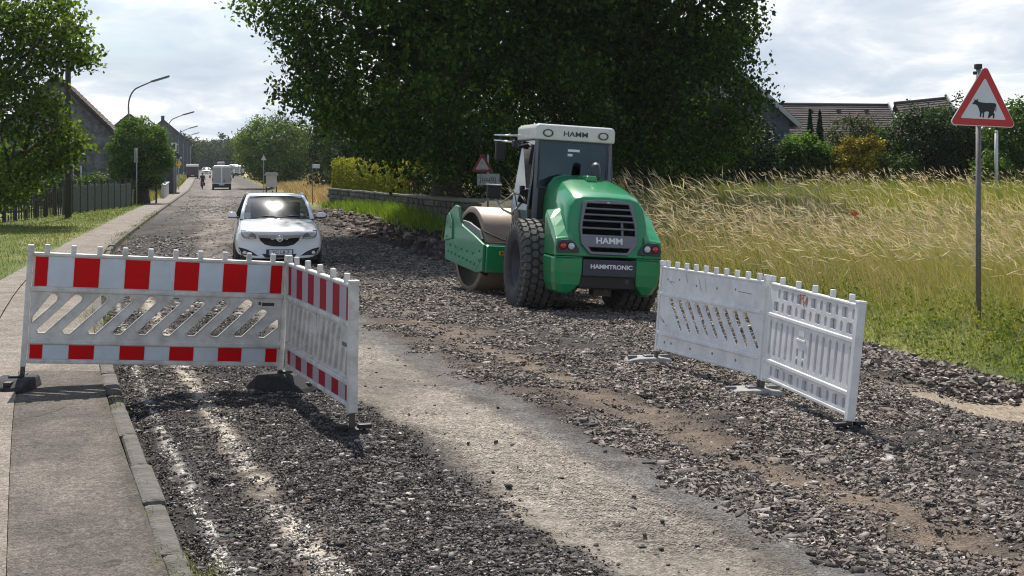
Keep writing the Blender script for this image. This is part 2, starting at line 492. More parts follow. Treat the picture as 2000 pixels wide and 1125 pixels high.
M['gutter'] = simple('pale gutter', (.42, .43, .45), .5, var=.1)
M['barn_wall'] = simple('pale boarded wall', (.30, .29, .28), .9, var=.2, scale=3)
M['frame_white'] = simple('white frame paint', (.70, .70, .69), .5, var=.05)
M['pane'] = simple('window pane', (.03, .035, .04), .08, coat=1, var=.1)
M['plaster'] = simple('white plaster', (.60, .59, .55), .9, var=.08, scale=2, bump=.1)
M['cloth_dark'] = simple('dark clothing', (.03, .032, .04), .95, var=.2, bump=.2)
M['cloth_red'] = simple('dark red clothing', (.14, .015, .02), .95, var=.2, bump=.2)
M['skin'] = simple('skin', (.45, .26, .19), .55, var=.06)
M['hair'] = simple('dark hair', (.03, .02, .015), .7, var=.2)
M['leaf'] = leaf_mat('leaves', .34)
M['leaf_big'] = leaf_mat('broad leaves', .50, .6, (1.75, 1.6, .5), spec=.14)
M['needle'] = leaf_mat('needles', .12, .6)
M['blade'] = leaf_mat('grass blades', .35, .55, (1.35, 1.25, .6))
M['straw'] = leaf_mat('dry stalks', .30, .7, (1.1, 1.0, .8))
M['road'] = vcol_ground('road bed', (85, 30), .50, .8)
M['soil'] = vcol_ground('soil', (40, 9), .45, .8)
M['asphalt'] = vcol_ground('pavement', (130, 40), .55, .7, .9)
M['chips'] = vcol_plain('stone chips', .8)
M['poppy'] = simple('poppy petal', (.70, .06, .02), .6)
def cab_glass(name, ior, dark, rough, gcol=(.95, .97, 1)):
    m = glass_mat(name, (.55, .66, .70), dark)
    for n in m.node_tree.nodes:
        if n.type == 'FRESNEL': n.inputs[0].default_value = ior
        if n.type == 'BSDF_GLOSSY': n.inputs['Roughness'].default_value = rough; n.inputs[0].default_value = (*gcol, 1)
    return m
M['cab_glass'] = cab_glass('cab glass', 1.62, .30, .04, (.55, .80, 1.0))
M['screen_glass'] = cab_glass('windscreen glass', 1.75, .3, .13)
M['side_glass'] = cab_glass('cab door glass', 2.6, .45, .06)
M['sign_dimmed'] = simple('shade darkened sign sheet', (.30, .31, .28), .7, var=.3, scale=12)  # white sheet with the shade under the trees put into its colour
M['sign_dimmed_red'] = simple('shade darkened red sign sheet', (.20, .012, .014), .7, var=.3, scale=12)  # red sheet, darkened in colour for the same tree shade
M['grille'] = simple('grey grille plastic', (.17, .175, .20), .45, var=.08)
M['void'] = simple('black grille mesh', (.004, .004, .005), .9, var=.1, spec=.05)
M['silver'] = simple('silver trim', (.52, .53, .55), .25, coat=.6, var=.04)
M['bracket'] = simple('dusty grey bracket', (.22, .215, .22), .6, var=.2, scale=8)

# ------------------------------------------------------------------ the ground
PIT_R, PIT_Y = 8.7, 13.1
def pit(r, Y):
    d2 = ((r - PIT_R) / .95) ** 2 + ((Y - PIT_Y) / 1.5) ** 2
    return np.exp(-d2 ** 1.5)
def road_z(r, Y):
    X = r + K(Y)
    lane = np.exp(-((r - 2.62) / .62) ** 4)
    rough = (1 - .8 * lane) * sstep(.0, .5, r)
    z = road_h(r, Y) + (fbm(X * 1.3, Y * 1.3, 4, 3) - .5) * .10 * rough + (fbm(X * 9, Y * 9, 3, 9) - .5) * .035 * (.35 + rough)
    z = z + .05 * np.exp(-((r - 3.55) / .28) ** 2) * (1 - sstep(18, 30, Y)) * fbm(X * 2, Y * .8, 3, 21)
    z = z - .025 * np.exp(-((r - 4.42) / .35) ** 2) * (1 - sstep(14, 22, Y))
    # tyre lug prints on the rolled lane
    z = z + .021 * lane * np.sin(Y * 44 + 10 * np.abs(r - 2.6)) * sstep(.35, .6, fbm(X * 1.1, Y * .9, 2, 5)) * (1 - sstep(14, 20, Y))
    z = z - .13 * pit(r, Y)
    z = z - .05 * np.exp(-((r - .05) / .12) ** 2) * (1 - sstep(18, 40, Y))
    return z
def bank(d, Y): return .40 * sstep(.3, 1.7, d) * sstep(33, 38, Y) * (1 - sstep(62, 72, Y))
def mound(d, Y):
    return .13 * np.exp(-((d - .35) / .5) ** 2) * sstep(33, 38, Y) * (1 - sstep(58, 70, Y))
def terrain_z(r, Y):
    X = r + K(Y)
    d = r - RF(Y)
    left = HS(Y) - .03 + .0 * r + (fbm(X * .8, Y * .8, 3, 2) - .5) * .05 * sstep(1.2, 2.2, -r)
    left = left - .10 * (1 - sstep(1.0, 1.3, -r))
    under = road_h(np.clip(r, 0, None), Y) - .12 - .1 * pit(r, Y)
    fld = field_h(X, Y) + bank(d, Y) + (fbm(X * .7, Y * .7, 3, 8) - .5) * .12 * sstep(.2, 1, d) + mound(d, Y)
    fld = fld - .12 * (1 - sstep(-.05, .25, d))
    z = np.where(r < -.02, left, np.where(d < 0, under, fld))
    return z
def rows(a, b, k, mn, mx=12):
    y = [a]
    while y[-1] < b: y.append(y[-1] + min(max(mn, abs(y[-1]) * k), mx))
    return np.array(y)
def sheet(name, rs, ys, zf, cf, mat, kind='structure', smooth=True, rmap=None):
    RR, YY = np.meshgrid(rs, ys)
    if rmap is not None: RR = rmap(RR, YY)
    XX = RR + K(YY)
    V = np.stack([XX.ravel(), YY.ravel(), zf(RR, YY).ravel()], 1)
    nr, ny = len(rs), len(ys)
    i = np.arange(ny - 1)[:, None] * nr + np.arange(nr - 1)[None, :]
    i = i.ravel()
    F = np.stack([i, i + 1, i + nr + 1, i + nr], 1)
    C = cf(RR, YY).reshape(-1, 3)
    o = np_mesh(name, V, F, mat, smooth=smooth, colors=C)
    tag(o, kind=kind)
    return o
def mixc(a, b, t):
    return a + (np.asarray(b) - a) * t[..., None]
def base(c, shape):
    return np.broadcast_to(np.array(c, dtype=float), shape + (3,)).copy()

def terrain_c(r, Y):
    X = r + K(Y); d = r - RF(Y)
    n = fbm(X * .9, Y * .9, 4, 31); n2 = fbm(X * .25, Y * .25, 3, 37)
    c = base((.085, .115, .026), r.shape)
    c = mixc(c, (.17, .165, .05), sstep(.42, .62, n) * .8)
    # meadow side
    straw = sstep(1.5, 4, d) * sstep(.35, .6, n2) * sstep(18, 24, Y)
    c = mixc(c, (.17, .14, .065), straw * .8)
    far_straw = sstep(0.3, 1.2, d) * sstep(70, 80, Y) * (1 - sstep(9, 14, d))
    c = mixc(c, (.42, .32, .17), far_straw)
    lf = sstep(1.6, 2.4, -r) * (1 - sstep(4, 6, -r)) * sstep(85, 100, Y)
    c = mixc(c, (.34, .28, .14), lf * .7)
    dirt = (1 - sstep(.5, 1.15, d + (n - .5) * .8)) * (d > -1) * sstep(33, 37, Y) * (1 - sstep(62, 72, Y))
    c = mixc(c, (.085, .058, .045), dirt)
    c = mixc(c, (.07, .055, .042), (1 - sstep(.0, .25, d + (n - .5) * .3)) * (d > -1) * (Y < 34))
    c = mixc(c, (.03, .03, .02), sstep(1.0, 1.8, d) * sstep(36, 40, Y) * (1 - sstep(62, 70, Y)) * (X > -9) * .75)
    return c
r_t = np.concatenate([-np.geomspace(420, 3.2, 46), np.arange(-3, 0, .25), [0.0], np.arange(.5, 6.5, .5), np.arange(6.6, 12, .15),
                      np.geomspace(12.2, 420, 60)])
y_t = np.concatenate([np.arange(-6, 6, 1.0), rows(6, 640, .022, .22, 16), []])
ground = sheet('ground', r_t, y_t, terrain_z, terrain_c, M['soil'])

def road_c(r, Y):
    X = r + K(Y)
    n = fbm(X * 1.6, Y * 1.6, 4, 41); nf = fbm(X * 7, Y * 7, 3, 43); nl = fbm(X * .45, Y * .3, 3, 47)
    near = 1 - sstep(20, 34, Y)
    c = base((.040, .034, .031), r.shape)                                  # loose gravel
    c = mixc(c, (.090, .075, .061), sstep(.50, .68, n) * .7)
    dark = (1 - sstep(1.9, 2.25, r + (n - .5) * .5))
    c = mixc(c, (.034, .030, .028), dark * (.85 * near + .5 * (1 - near)))   # millings
    lane = sstep(1.85, 2.25, r + (n - .5) * .55) * (1 - sstep(2.95, 3.3, r + (n - .5) * .5))
    c = mixc(c, (.268, .234, .196), lane * (.55 + .45 * sstep(.3, .55, nl)) * (.9 * near + .45 * (1 - near)))
    edge = np.exp(-((r - 3.25 - (n - .5) * .3) / .22) ** 2) * near
    c = mixc(c, (.135, .128, .122), edge * .8)
    brown = np.exp(-((r - 4.40 - (n - .5) * .4) / .36) ** 2) * near
    c = mixc(c, (.165, .125, .092), brown * .85)
    brown2 = np.exp(-((r - 3.75 - (nl - .5) * .6) / .3) ** 2) * sstep(9, 12, Y) * near
    c = mixc(c, (.100, .070, .052), brown2 * .5)
    w1 = np.exp(-((r - .21 - (nf - .5) * .09) / .030) ** 2) * sstep(.38, .54, nf + .10 * np.sin(Y * 2.1)) * (1 - sstep(14, 26, Y))
    c = mixc(c, (.52, .49, .45), w1)
    w2 = np.exp(-((r - .66 - (n - .5) * .10) / (.078 + .05 * (nl - .5))) ** 2) * sstep(.26, .46, nf * .6 + n * .4) * (1 - sstep(16, 30, Y))
    halo = np.exp(-((r - .70 - (n - .5) * .14) / .20) ** 2) * (1 - sstep(14, 24, Y))
    c = mixc(c, (.16, .125, .095), halo * .45)
    c = mixc(c, (.50, .44, .36), w2 * .95)
    c = mixc(c, (.30, .245, .185), np.clip(pit(r, Y) * 1.5, 0, 1))
    soil = sstep(-1.15, -.55, r - RF(Y) + (n - .5) * .9) * (1 - sstep(13.4, 15.2, Y)) * (1 - np.clip(pit(r, Y) * 1.8, 0, 1))
    c = mixc(c, (.050, .033, .024), soil * near * .9)
    tan = sstep(.46, .60, nl) * sstep(4.8, 5.5, r) * sstep(18, 22, Y) * .35
    c = mixc(c, (.15, .13, .11), tan)
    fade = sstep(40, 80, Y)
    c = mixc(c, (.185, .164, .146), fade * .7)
    nt_ = fbm(X * .9, Y * .16, 4, 83); nb_ = fbm(X * 2.5, Y * .9, 4, 85); mid = sstep(20, 34, Y)
    trk = np.exp(-((r - 2.35) / .75) ** 2) + .5 * np.exp(-((r - 4.6) / .4) ** 2)
    c = mixc(c, (.235, .208, .180), mid * np.clip(trk, 0, 1) * sstep(.35, .6, nt_) * .8)
    c = mixc(c, (.085, .068, .058), mid * sstep(.54, .70, nt_) * .5)
    c = c * (1 + mid[..., None] * (nb_[..., None] - .5) * 1.2)
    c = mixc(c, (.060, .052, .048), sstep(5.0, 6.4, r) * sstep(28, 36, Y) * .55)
    return c
r_r = np.concatenate([np.arange(-.03, 5.0, .042), np.arange(5.0, 10.45, .065)])
y_r = np.concatenate([rows(-4, 5.8, .3, .5, .6)[:-1], rows(5.8, 36, .0048, .04), ])
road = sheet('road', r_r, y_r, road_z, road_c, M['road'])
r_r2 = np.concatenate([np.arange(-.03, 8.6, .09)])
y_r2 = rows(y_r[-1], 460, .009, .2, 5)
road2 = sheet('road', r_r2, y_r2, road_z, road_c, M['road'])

# pavement: old asphalt strip near by, pale concrete beyond and beside it
def pave_c(r, Y):
    X = r + K(Y); n = fbm(X * 2.2, Y * 2.2, 4, 51); n2 = fbm(X * .7, Y * .7, 3, 53)
    c = base((.118, .103, .088), r.shape)
    c = mixc(c, (.088, .077, .067), sstep(.45, .7, n2) * .7)
    c = mixc(c, (.19, .165, .14), sstep(.5, .75, n) * .5)
    c = mixc(c, (.085, .075, .06), (np.exp(-((Y - 11.35) / .03) ** 2) + np.exp(-((Y - 9.72) / .02) ** 2) * .6) * .6)
    cr = np.abs(fbm(X * 1.1 + 7, Y * .8, 4, 59) - .5); c = mixc(c, (.045, .038, .03), (1 - sstep(.003, .010, cr)) * sstep(.48, .6, fbm(X * .8, Y * .6, 2, 60)) * .75)
    c = mixc(c, (.19, .165, .14), (1 - sstep(.02, .06, np.abs(fbm(X * .6, Y * .5, 3, 62) - .42))) * .35)
    c = mixc(c, (.075, .068, .05), sstep(-.26, -.15, r + (n - .5) * .16) * .7)
    return c
def conc_c(r, Y):
    X = r + K(Y); n = fbm(X * 1.5, Y * 1.5, 4, 61)
    c = base((.250, .215, .182), r.shape)
    c = mixc(c, (.20, .17, .14), sstep(.42, .7, n) * .8)
    c = mixc(c, (.10, .09, .06), sstep(-.28, -.12, r + (n - .5) * .2) * .55 * sstep(13, 16, Y))
    c = mixc(c, (.12, .10, .08), np.exp(-((np.mod(Y, 3.05) - .02) / .025) ** 2) * .6 * (Y < 24))
    return c
sheet('pavement', np.linspace(-.86, -.15, 48), np.concatenate([rows(-4, 5.8, .3, .4, .5)[:-1], rows(5.8, 12.1, .003, .02)]), lambda r, Y: HS(Y) - .004 + (fbm((r + K(Y)) * 3, Y * 3, 3, 55) - .5) * .012, pave_c, M['asphalt'])
sheet('pavement', np.concatenate([np.linspace(-1.25, -.15, 16)]), rows(12.105, 430, .012, .1, 4),
      lambda r, Y: HS(Y) - .004 + (fbm((r + K(Y)) * 3, Y * 3, 3, 57) - .5) * .012, conc_c, M['asphalt'])
def slab_z(r, Y): return HS(Y) + .008 + (fbm((r + K(Y)) * 2, Y * 2, 2, 58) - .5) * .01
sheet('driveway', np.linspace(-2.7, -.863, 18), rows(-4, 12.1, .01, .1), slab_z, conc_c, M['asphalt'])
sheet('driveway', np.linspace(1, 0, 10), rows(12.105, 31.5, .01, .1), slab_z, conc_c, M['asphalt'], rmap=lambda t, Y: -1.256 - t * np.interp(Y, [12, 15, 20, 26, 31.6], [1.44, .95, .50, .22, .02]))

# kerb: single stones near by, one worn run beyond
kerb = empty('kerb', (0, 0, 0)); tag(kerb, kind='structure')
y0 = 4.6; n = 0
while y0 < 32:
    L = 1.0 if n % 3 else .96
    xa, xb = K(y0), K(y0 + L)
    d = Vector((xb - xa, L)).normalized()
    y1 = y0 + d.y * L
    drop = -.035 if 9.55 < y0 < 10.2 else 0
    kb = MB().box((-.068 + random.uniform(-.01, .006), 0.004, -.26), (.062 + random.uniform(-.020, .010), L - .004, random.uniform(-.030, .004) + drop))
    k = kb.build('kerbstone', M['kerb'], kerb, bevel=.030)
    k.location = (K(y0) - .075, y0, HS(y0) + .004); k.rotation_euler = (0, random.uniform(-.05, .05), -math.atan2(d.x, d.y) + random.uniform(-.012, .012))
    y0 = y1; n += 1
ys = rows(y0, 430, .015, .5, 6)
sec = [[(K(y) - .14, y, HS(y) - .2), (K(y) - .01, y, HS(y) - .2), (K(y) - .015, y, HS(y) + .004), (K(y) - .14, y, HS(y) + .006)] for y in ys]
kr = MB().loft(sec, smooth=False).build('kerb_run', M['kerb'], kerb); tag(kr, kind='stuff')

# ------------------------------------------------------------------ loose stones
def stones(name, n, rl, yl, dens, smin, smax, pal, pal_w, flat=.5, zf=road_z, power=1.6, ypow=1.0, q=.55):
    r = rng.uniform(rl[0], rl[1], n * 3)
    u = rng.uniform(0, 1, n * 3)
    Y = yl[0] * (yl[1] / yl[0]) ** (u ** ypow)
    keep = rng.uniform(0, 1, n * 3) < dens(r, Y)
    r, Y = r[keep][:n], Y[keep][:n]
    n = len(r)
    s = smin + (smax - smin) * rng.uniform(0, 1, n) ** power
    X = r + K(Y); Z = zf(r, Y)
    big = s > np.quantile(s, q) if n > 3000 else np.ones(n, bool)
    a = rng.uniform(0, 2 * np.pi, n); t = rng.normal(0, .30, n)
    asp = rng.uniform(.55, 1.8, n); hh = s * flat * rng.uniform(.45, 1.3, n)
    sq = np.array([(-1, -1), (1, -1), (1, 1), (-1, 1)], float) * .5
    def place(L, k):
        c, d = np.cos(t[k])[:, None], np.sin(t[k])[:, None]
        y2 = L[:, :, 1] * c - L[:, :, 2] * d; z2 = L[:, :, 1] * d + L[:, :, 2] * c
        ca, sa = np.cos(a[k])[:, None], np.sin(a[k])[:, None]
        return np.stack([L[:, :, 0] * ca - y2 * sa + X[k][:, None], L[:, :, 0] * sa + y2 * ca + Y[k][:, None], z2 + Z[k][:, None]], 2)
    parts_ = []
    for k, top in ((np.where(big)[0], 4), (np.where(~big)[0], 1)):
        m = len(k)
        if not m: continue
        lo = np.zeros((m, 4, 3)); lo[:, :, :2] = (sq[None] + rng.uniform(-.33, .33, (m, 4, 2))) * s[k][:, None, None]; lo[:, :, 0] *= asp[k][:, None]
        lo[:, :, 2] = -hh[k][:, None] * .35
        if top == 4:
            up_ = lo * np.array([1, 1, 0]) * rng.uniform(.82, 1.0, (m, 4, 1)) + np.concatenate([rng.normal(0, .10, (m, 1, 2)) * s[k][:, None, None], np.zeros((m, 1, 1))], 2)
            up_[:, :, 2] = hh[k][:, None] * rng.uniform(.55, 1.0, (m, 4))
            L = np.concatenate([lo, up_], 1); tq = np.array([(4, 5, 6), (4, 6, 7), (0, 1, 5), (0, 5, 4), (1, 2, 6), (1, 6, 5), (2, 3, 7), (2, 7, 6), (3, 0, 4), (3, 4, 7)])
        else:
            ap = np.concatenate([rng.uniform(-.28, .28, (m, 1, 2)) * s[k][:, None, None], (hh[k] * .8)[:, None, None]], 2)
            L = np.concatenate([lo, ap], 1); tq = np.array([(0, 1, 4), (1, 2, 4), (2, 3, 4), (3, 0, 4)])
        nv = L.shape[1]
        parts_.append((place(L, k).reshape(-1, 3), (np.arange(m)[:, None, None] * nv + tq[None]).reshape(-1, 3), k, nv))
    pi_all = rng.choice(len(pal), n, p=np.array(pal_w) / sum(pal_w)); call = np.array(pal)[pi_all] * rng.uniform(.65, 1.35, (n, 1))
    Vs, Fs, Cs, o_ = [], [], [], 0
    for V_, F_, k, nv in parts_:
        Vs.append(V_); Fs.append(F_ + o_); Cs.append(np.repeat(call[k], nv, 0)); o_ += len(V_)
    o = np_mesh(name, np.concatenate(Vs), np.concatenate(Fs), M['chips'], colors=np.concatenate(Cs))
    return tag(o, kind='stuff')
def lane_f(r): return np.exp(-((r - 2.62) / .60) ** 6)
def d_coarse(r, Y):
    X = r + K(Y)
    n = fbm(X * 1.2, Y * 1.2, 3, 71)
    w = sstep(3.35, 3.75, r + (n - .5) * .7) * (.10 + .9 * sstep(.36, .58, n) + .35 * sstep(5, 6.2, r) * sstep(.3, .5, n))
    w *= 1 - .95 * np.exp(-((r - 4.40 - (fbm(X * 1.6, Y * 1.6, 4, 41) - .5) * .4) / .44) ** 4) * (1 - sstep(14, 19, Y)) * sstep(.28, .42, fbm(X * 2.1, Y * 2.1, 2, 76))
    w *= 1 - np.clip(pit(r, Y) * 1.7, 0, 1)
    w *= r < RF(Y) + .05
    return np.clip(w, 0, 1)
def d_mill(r, Y):
    X = r + K(Y); n = fbm(X * 1.6, Y * 1.6, 3, 73)
    w = (1 - sstep(1.75, 2.15, r + (n - .5) * .5)) * (.35 + .65 * sstep(.35, .6, n))
    w *= (1 - .85 * np.exp(-((r - .66) / .13) ** 4)) * (1 - .8 * np.exp(-((r - .21) / .07) ** 4))
    return np.clip(w, 0, 1)
greys = [(.040, .035, .033), (.100, .088, .081), (.185, .165, .152), (.33, .30, .275), (.18, .135, .105)]
stones('gravel', 15000, (3.1, 10.2), (6.2, 40), d_coarse, .020, .062, greys, [3, 3.6, 3.4, 1.0, .7], .36, power=2.0, ypow=.9)
stones('millings', 9000, (.05, 2.4), (6.2, 14.5), d_mill, .010, .034, [(.036, .032, .031), (.085, .073, .067), (.165, .146, .132), (.34, .31, .28), (.125, .088, .066)], [4, 4, 2.6, 1.3, .7], .4, power=2.2, q=.5)
gpal = [(.048, .039, .033), (.132, .108, .092), (.222, .188, .162), (.34, .295, .255), (.20, .15, .115)]
def chip_cluster(name, n, rad, smin, smax, pal, pw, flat):
    """a handful of angular chips lying together, one mesh"""
    vs, fs, cs = [], [], []
    for k in range(n):
        a0, q = rng.uniform(0, 2 * np.pi), rad * rng.uniform(0, 1) ** .5
        cx, cy = q * math.cos(a0), q * math.sin(a0); s_ = smin + (smax - smin) * rng.uniform(0, 1) ** 1.8
        m = int(rng.integers(4, 6)); an = np.sort(rng.uniform(0, 2 * np.pi) + np.arange(m) * 2 * np.pi / m + rng.uniform(-.45, .45, m))
        asp, ro = rng.uniform(.55, 1.0), rng.uniform(0, np.pi); h = s_ * flat * rng.uniform(.5, 1.4); z0 = rng.uniform(-.3, .5) * s_ * .5
        tx, ty = rng.normal(0, .28, 2)
        px_, py_ = np.cos(an) * s_ * .55 * rng.uniform(.75, 1.15, m), np.sin(an) * s_ * .55 * asp
        x = px_ * math.cos(ro) - py_ * math.sin(ro); y = px_ * math.sin(ro) + py_ * math.cos(ro)
        b = len(vs); sh = rng.uniform(.82, 1.0)
        for u, v in zip(x, y): vs.append((cx + u, cy + v, z0 + tx * u + ty * v - h * .5))
        for u, v in zip(x, y): vs.append((cx + u * sh, cy + v * sh, z0 + tx * u + ty * v + h * .5))
        fs.append([b + m + i for i in range(m)]); fs += [(b + i, b + (i + 1) % m, b + m + (i + 1) % m, b + m + i) for i in range(m)]
        c = np.array(pal[rng.choice(len(pal), p=np.array(pw) / sum(pw))]) * rng.uniform(.6, 1.4); cs += [c] * (2 * m)
    me = bpy.data.meshes.new(name); me.from_pydata(vs, [], fs)
    at = me.color_attributes.new('Col', 'FLOAT_COLOR', 'POINT'); cc = np.ones((len(vs), 4), dtype=np.float32); cc[:, :3] = np.array(cs); at.data.foreach_set('color', cc.ravel())
    me.materials.append(M['chips']); return bpy.data.objects.new(name, me)
def scatter(name, kinds, rl, yl, n, dens, smin, smax, zf=road_z, ypow=1.0, lift=0.0):
    src = bpy.data.collections.new(name + '_kinds')
    for k_ in kinds: src.objects.link(k_)
    r = rng.uniform(rl[0], rl[1], n); Y = yl[0] * (yl[1] / yl[0]) ** (rng.uniform(0, 1, n) ** ypow)
    k = rng.uniform(0, 1, n) < dens(r, Y); r, Y = r[k], Y[k]; n = len(r)
    V = np.stack([r + K(Y), Y, zf(r, Y) + lift], 1)
    me = bpy.data.meshes.new(name); me.vertices.add(n); me.vertices.foreach_set('co', V.astype(np.float32).ravel())
    a = me.attributes.new('turn', 'FLOAT_VECTOR', 'POINT'); rv = np.zeros((n, 3), np.float32); rv[:, 2] = rng.uniform(0, 2 * np.pi, n); rv[:, :2] = rng.normal(0, .06, (n, 2)); a.data.foreach_set('vector', rv.ravel())
    a = me.attributes.new('size', 'FLOAT', 'POINT'); a.data.foreach_set('value', rng.uniform(smin, smax, n).astype(np.float32))
    a = me.attributes.new('which', 'INT', 'POINT'); a.data.foreach_set('value', rng.integers(0, len(kinds), n).astype(np.int32))
    o = link_mesh(name, me, M['chips']); tag(o, kind='stuff')
    g = bpy.data.node_groups.new(name, 'GeometryNodeTree')
    g.interface.new_socket('Geometry', in_out='INPUT', socket_type='NodeSocketGeometry'); g.interface.new_socket('Geometry', in_out='OUTPUT', socket_type='NodeSocketGeometry')
    gi, go = g.nodes.new('NodeGroupInput'), g.nodes.new('NodeGroupOutput'); ip = g.nodes.new('GeometryNodeInstanceOnPoints'); ci = g.nodes.new('GeometryNodeCollectionInfo')
    ci.inputs['Collection'].default_value = src; ci.inputs['Separate Children'].default_value = True; ci.inputs['Reset Children'].default_value = True
    ip.inputs['Pick Instance'].default_value = True
    def na(nm, dt):
        q = g.nodes.new('GeometryNodeInputNamedAttribute'); q.data_type = dt; q.inputs['Name'].default_value = nm
        return [s_ for s_ in q.outputs if s_.enabled and s_.name == 'Attribute'][0]
    L = g.links.new
    L(gi.outputs[0], ip.inputs['Points']); L(ci.outputs[0], ip.inputs['Instance']); L(na('which', 'INT'), ip.inputs['Instance Index'])
    L(na('turn', 'FLOAT_VECTOR'), ip.inputs['Rotation']); L(na('size', 'FLOAT'), ip.inputs['Scale']); L(ip.outputs[0], go.inputs[0])
    md = o.modifiers.new('Scatter', 'NODES'); md.node_group = g
    return o
gk = [chip_cluster('chip_cluster', 15, .105, .014, .058, gpal, [2.4, 3.6, 3.8, 1.3, .8], .30) for _ in range(14)]
fk = [chip_cluster('chip_cluster', 18, .085, .006, .022, gpal, [3, 3.6, 3.4, 1.1, .7], .38) for _ in range(10)]
mk_ = [chip_cluster('chip_cluster', 20, .075, .005, .024, [(.034, .030, .029), (.080, .069, .063), (.155, .137, .124), (.34, .31, .28), (.125, .088, .066)], [4, 4, 2.6, 1.1, .7], .36) for _ in range(12)]
scatter('gravel', gk, (3.2, 10.2), (6.2, 24), 36000, d_coarse, .48, .98, ypow=.95)
scatter('gravel', gk, (3.0, 10.2), (20, 44), 12000, d_coarse, .7, 1.3)
scatter('gravel', fk, (3.1, 10.2), (6.2, 16), 15000, lambda r, Y: np.clip(d_coarse(r, Y) + .40 * (r > 3.45) * (1 - .8 * np.exp(-((r - 4.40) / .42) ** 4)) * (r < RF(Y)) * (1 - np.clip(pit(r, Y) * 1.6, 0, 1)), 0, 1), .7, 1.2)
scatter('millings', mk_, (.06, 2.3), (6.2, 18), 16000, lambda r, Y: np.clip(d_mill(r, Y) * 1.3, 0, 1), .6, 1.1)
wk = [chip_cluster('lime_cluster', 14, .05, .006, .030, [(.55, .52, .47), (.42, .38, .32), (.12, .105, .095)], [3, 2, 1.6], .4) for _ in range(6)]
scatter('lime_chips', wk, (.05, .95), (6.2, 18), 9000, lambda r, Y: (np.exp(-((r - .21 - (fbm((r + K(Y)) * 7, Y * 7, 3, 43) - .5) * .09) / .022) ** 2) * (fbm(Y * 1.5, r * 0 + 3, 3, 45) > .42) + .7 * np.exp(-((r - .66) / .052) ** 2) * (fbm(Y * 2.5, r * 8, 3, 46) > .46)), .5, 1.1)
stones('millings', 6000, (.05, 2.6), (18, 40), d_mill, .02, .06, greys, [4, 4, 2, .7, .4], .4)
stones('gravel', 14000, (.6, 7.6), (30, 105), lambda r, Y: .15 + .85 * sstep(.42, .6, fbm((r + K(Y)) * .5, Y * .18, 3, 75)), .02, .065, [(.09, .08, .072), (.14, .125, .11), (.21, .19, .165), (.15, .11, .085)], [3, 4, 2, 1], .4, power=2.0)
stones('loose_chips', 260, (2.0, 3.4), (6.2, 20), lambda r, Y: lane_f(r), .008, .028, greys, [6, 2, 1, .5, .3], .5)
stones('clods', 2400, (6.3, 8.7), (33, 66), lambda r, Y: np.exp(-((r - RF(Y) - .1) / .55) ** 2), .04, .20,
       [(.045, .031, .026), (.07, .05, .04), (.12, .085, .066), (.19, .155, .125)], [4, 4, 1.6, .5], .6,
       zf=lambda r, Y: np.where(r < RF(Y), road_z(r, Y), terrain_z(r, Y)))
scatter('rubble', gk, (7.4, 9.9), (14.0, 20), 3600, lambda r, Y: np.exp(-((r - RF(Y) + .30) / .36) ** 2), .9, 1.9, lift=.02)

# ------------------------------------------------------------------ plants
def leaf_quads(Pc, size, up=.5, droop=None, wl=.62, outward=None):
    n = len(Pc)
    nrm = rng.normal(0, 1, (n, 3)); nrm /= np.linalg.norm(nrm, axis=1)[:, None]
    nrm[:, 2] += up
    if outward is not None: nrm += outward
    nrm /= np.linalg.norm(nrm, axis=1)[:, None]
    t = rng.normal(0, 1, (n, 3))
    if droop is not None: t[:, 2] -= droop
    t -= nrm * (t * nrm).sum(1)[:, None]; t /= np.linalg.norm(t, axis=1)[:, None] + 1e-9
    b = np.cross(nrm, t)
    s = size if not np.isscalar(size) else np.full(n, size)
    s = s * rng.uniform(.65, 1.3, n)
    l = (s * .5)[:, None]; wd = (s * wl * .5)[:, None]
    fold = (s * .10)[:, None]
    V = np.stack([Pc - t * l, Pc + b * wd + t * l * .05 + nrm * fold, Pc + t * l, Pc - b * wd + t * l * .05 + nrm * fold], 1).reshape(-1, 3)
    F = np.arange(n * 4).reshape(n, 4)
    return V, F
def leaf_cols(n, pal, w, jit=.25):
    c = np.array(pal)[rng.choice(len(pal), n, p=np.array(w) / sum(w))] * rng.uniform(1 - jit, 1 + jit, (n, 1))
    return np.repeat(c, 4, 0)
def clumps_ellipsoid(n, c, rad, shell=.75, zmin=None, lump=.18, seed=1):
    d = rng.normal(0, 1, (n, 3)); d /= np.linalg.norm(d, axis=1)[:, None]
    f = np.where(rng.uniform(0, 1, n) < shell, rng.uniform(.80, 1.0, n), rng.uniform(.25, .85, n))
    lum = 1 + lump * (2 * fbm(d[:, 0] * 2.6 + 9 + seed, d[:, 2] * 2.6 + d[:, 1] * 1.3 + 5, 3, seed) - 1) * 2
    p = np.array(c) + d * np.array(rad) * (f * lum)[:, None]
    if zmin is not None: p = p[p[:, 2] > zmin]
    return p
def leaves_from_clumps(cl, per, rc, size, up=.5, flat=.7, droop=.6, wl=.62, centre=None, out=.5):
    n = len(cl)
    rr = rc if np.isscalar(rc) else np.repeat(rc, per)[:, None]
    off = np.clip(rng.normal(0, .48, (n * per, 3)), -1.05, 1.05); off[:, 2] *= flat
    c = np.repeat(cl, per, 0) + off * rr
    ow = None
    if centre is not None:
        ow = c - np.array(centre); ow = out * ow / (np.linalg.norm(ow, axis=1)[:, None] + 1e-6)
    return leaf_quads(c, size, up, droop, wl, ow)
def crown_obj(name, V, F, pal, w, mat, parent, tint=None, jit=.25):
    c = leaf_cols(len(F), pal, w, jit)
    return np_mesh(name, V, F, mat, parent, colors=c if tint is None else c * tint)
GREEN = [(.028, .062, .014), (.042, .085, .018), (.065, .110, .024), (.10, .135, .03)]
DARKG = [(.014, .034, .012), (.022, .048, .016), (.034, .064, .020)]
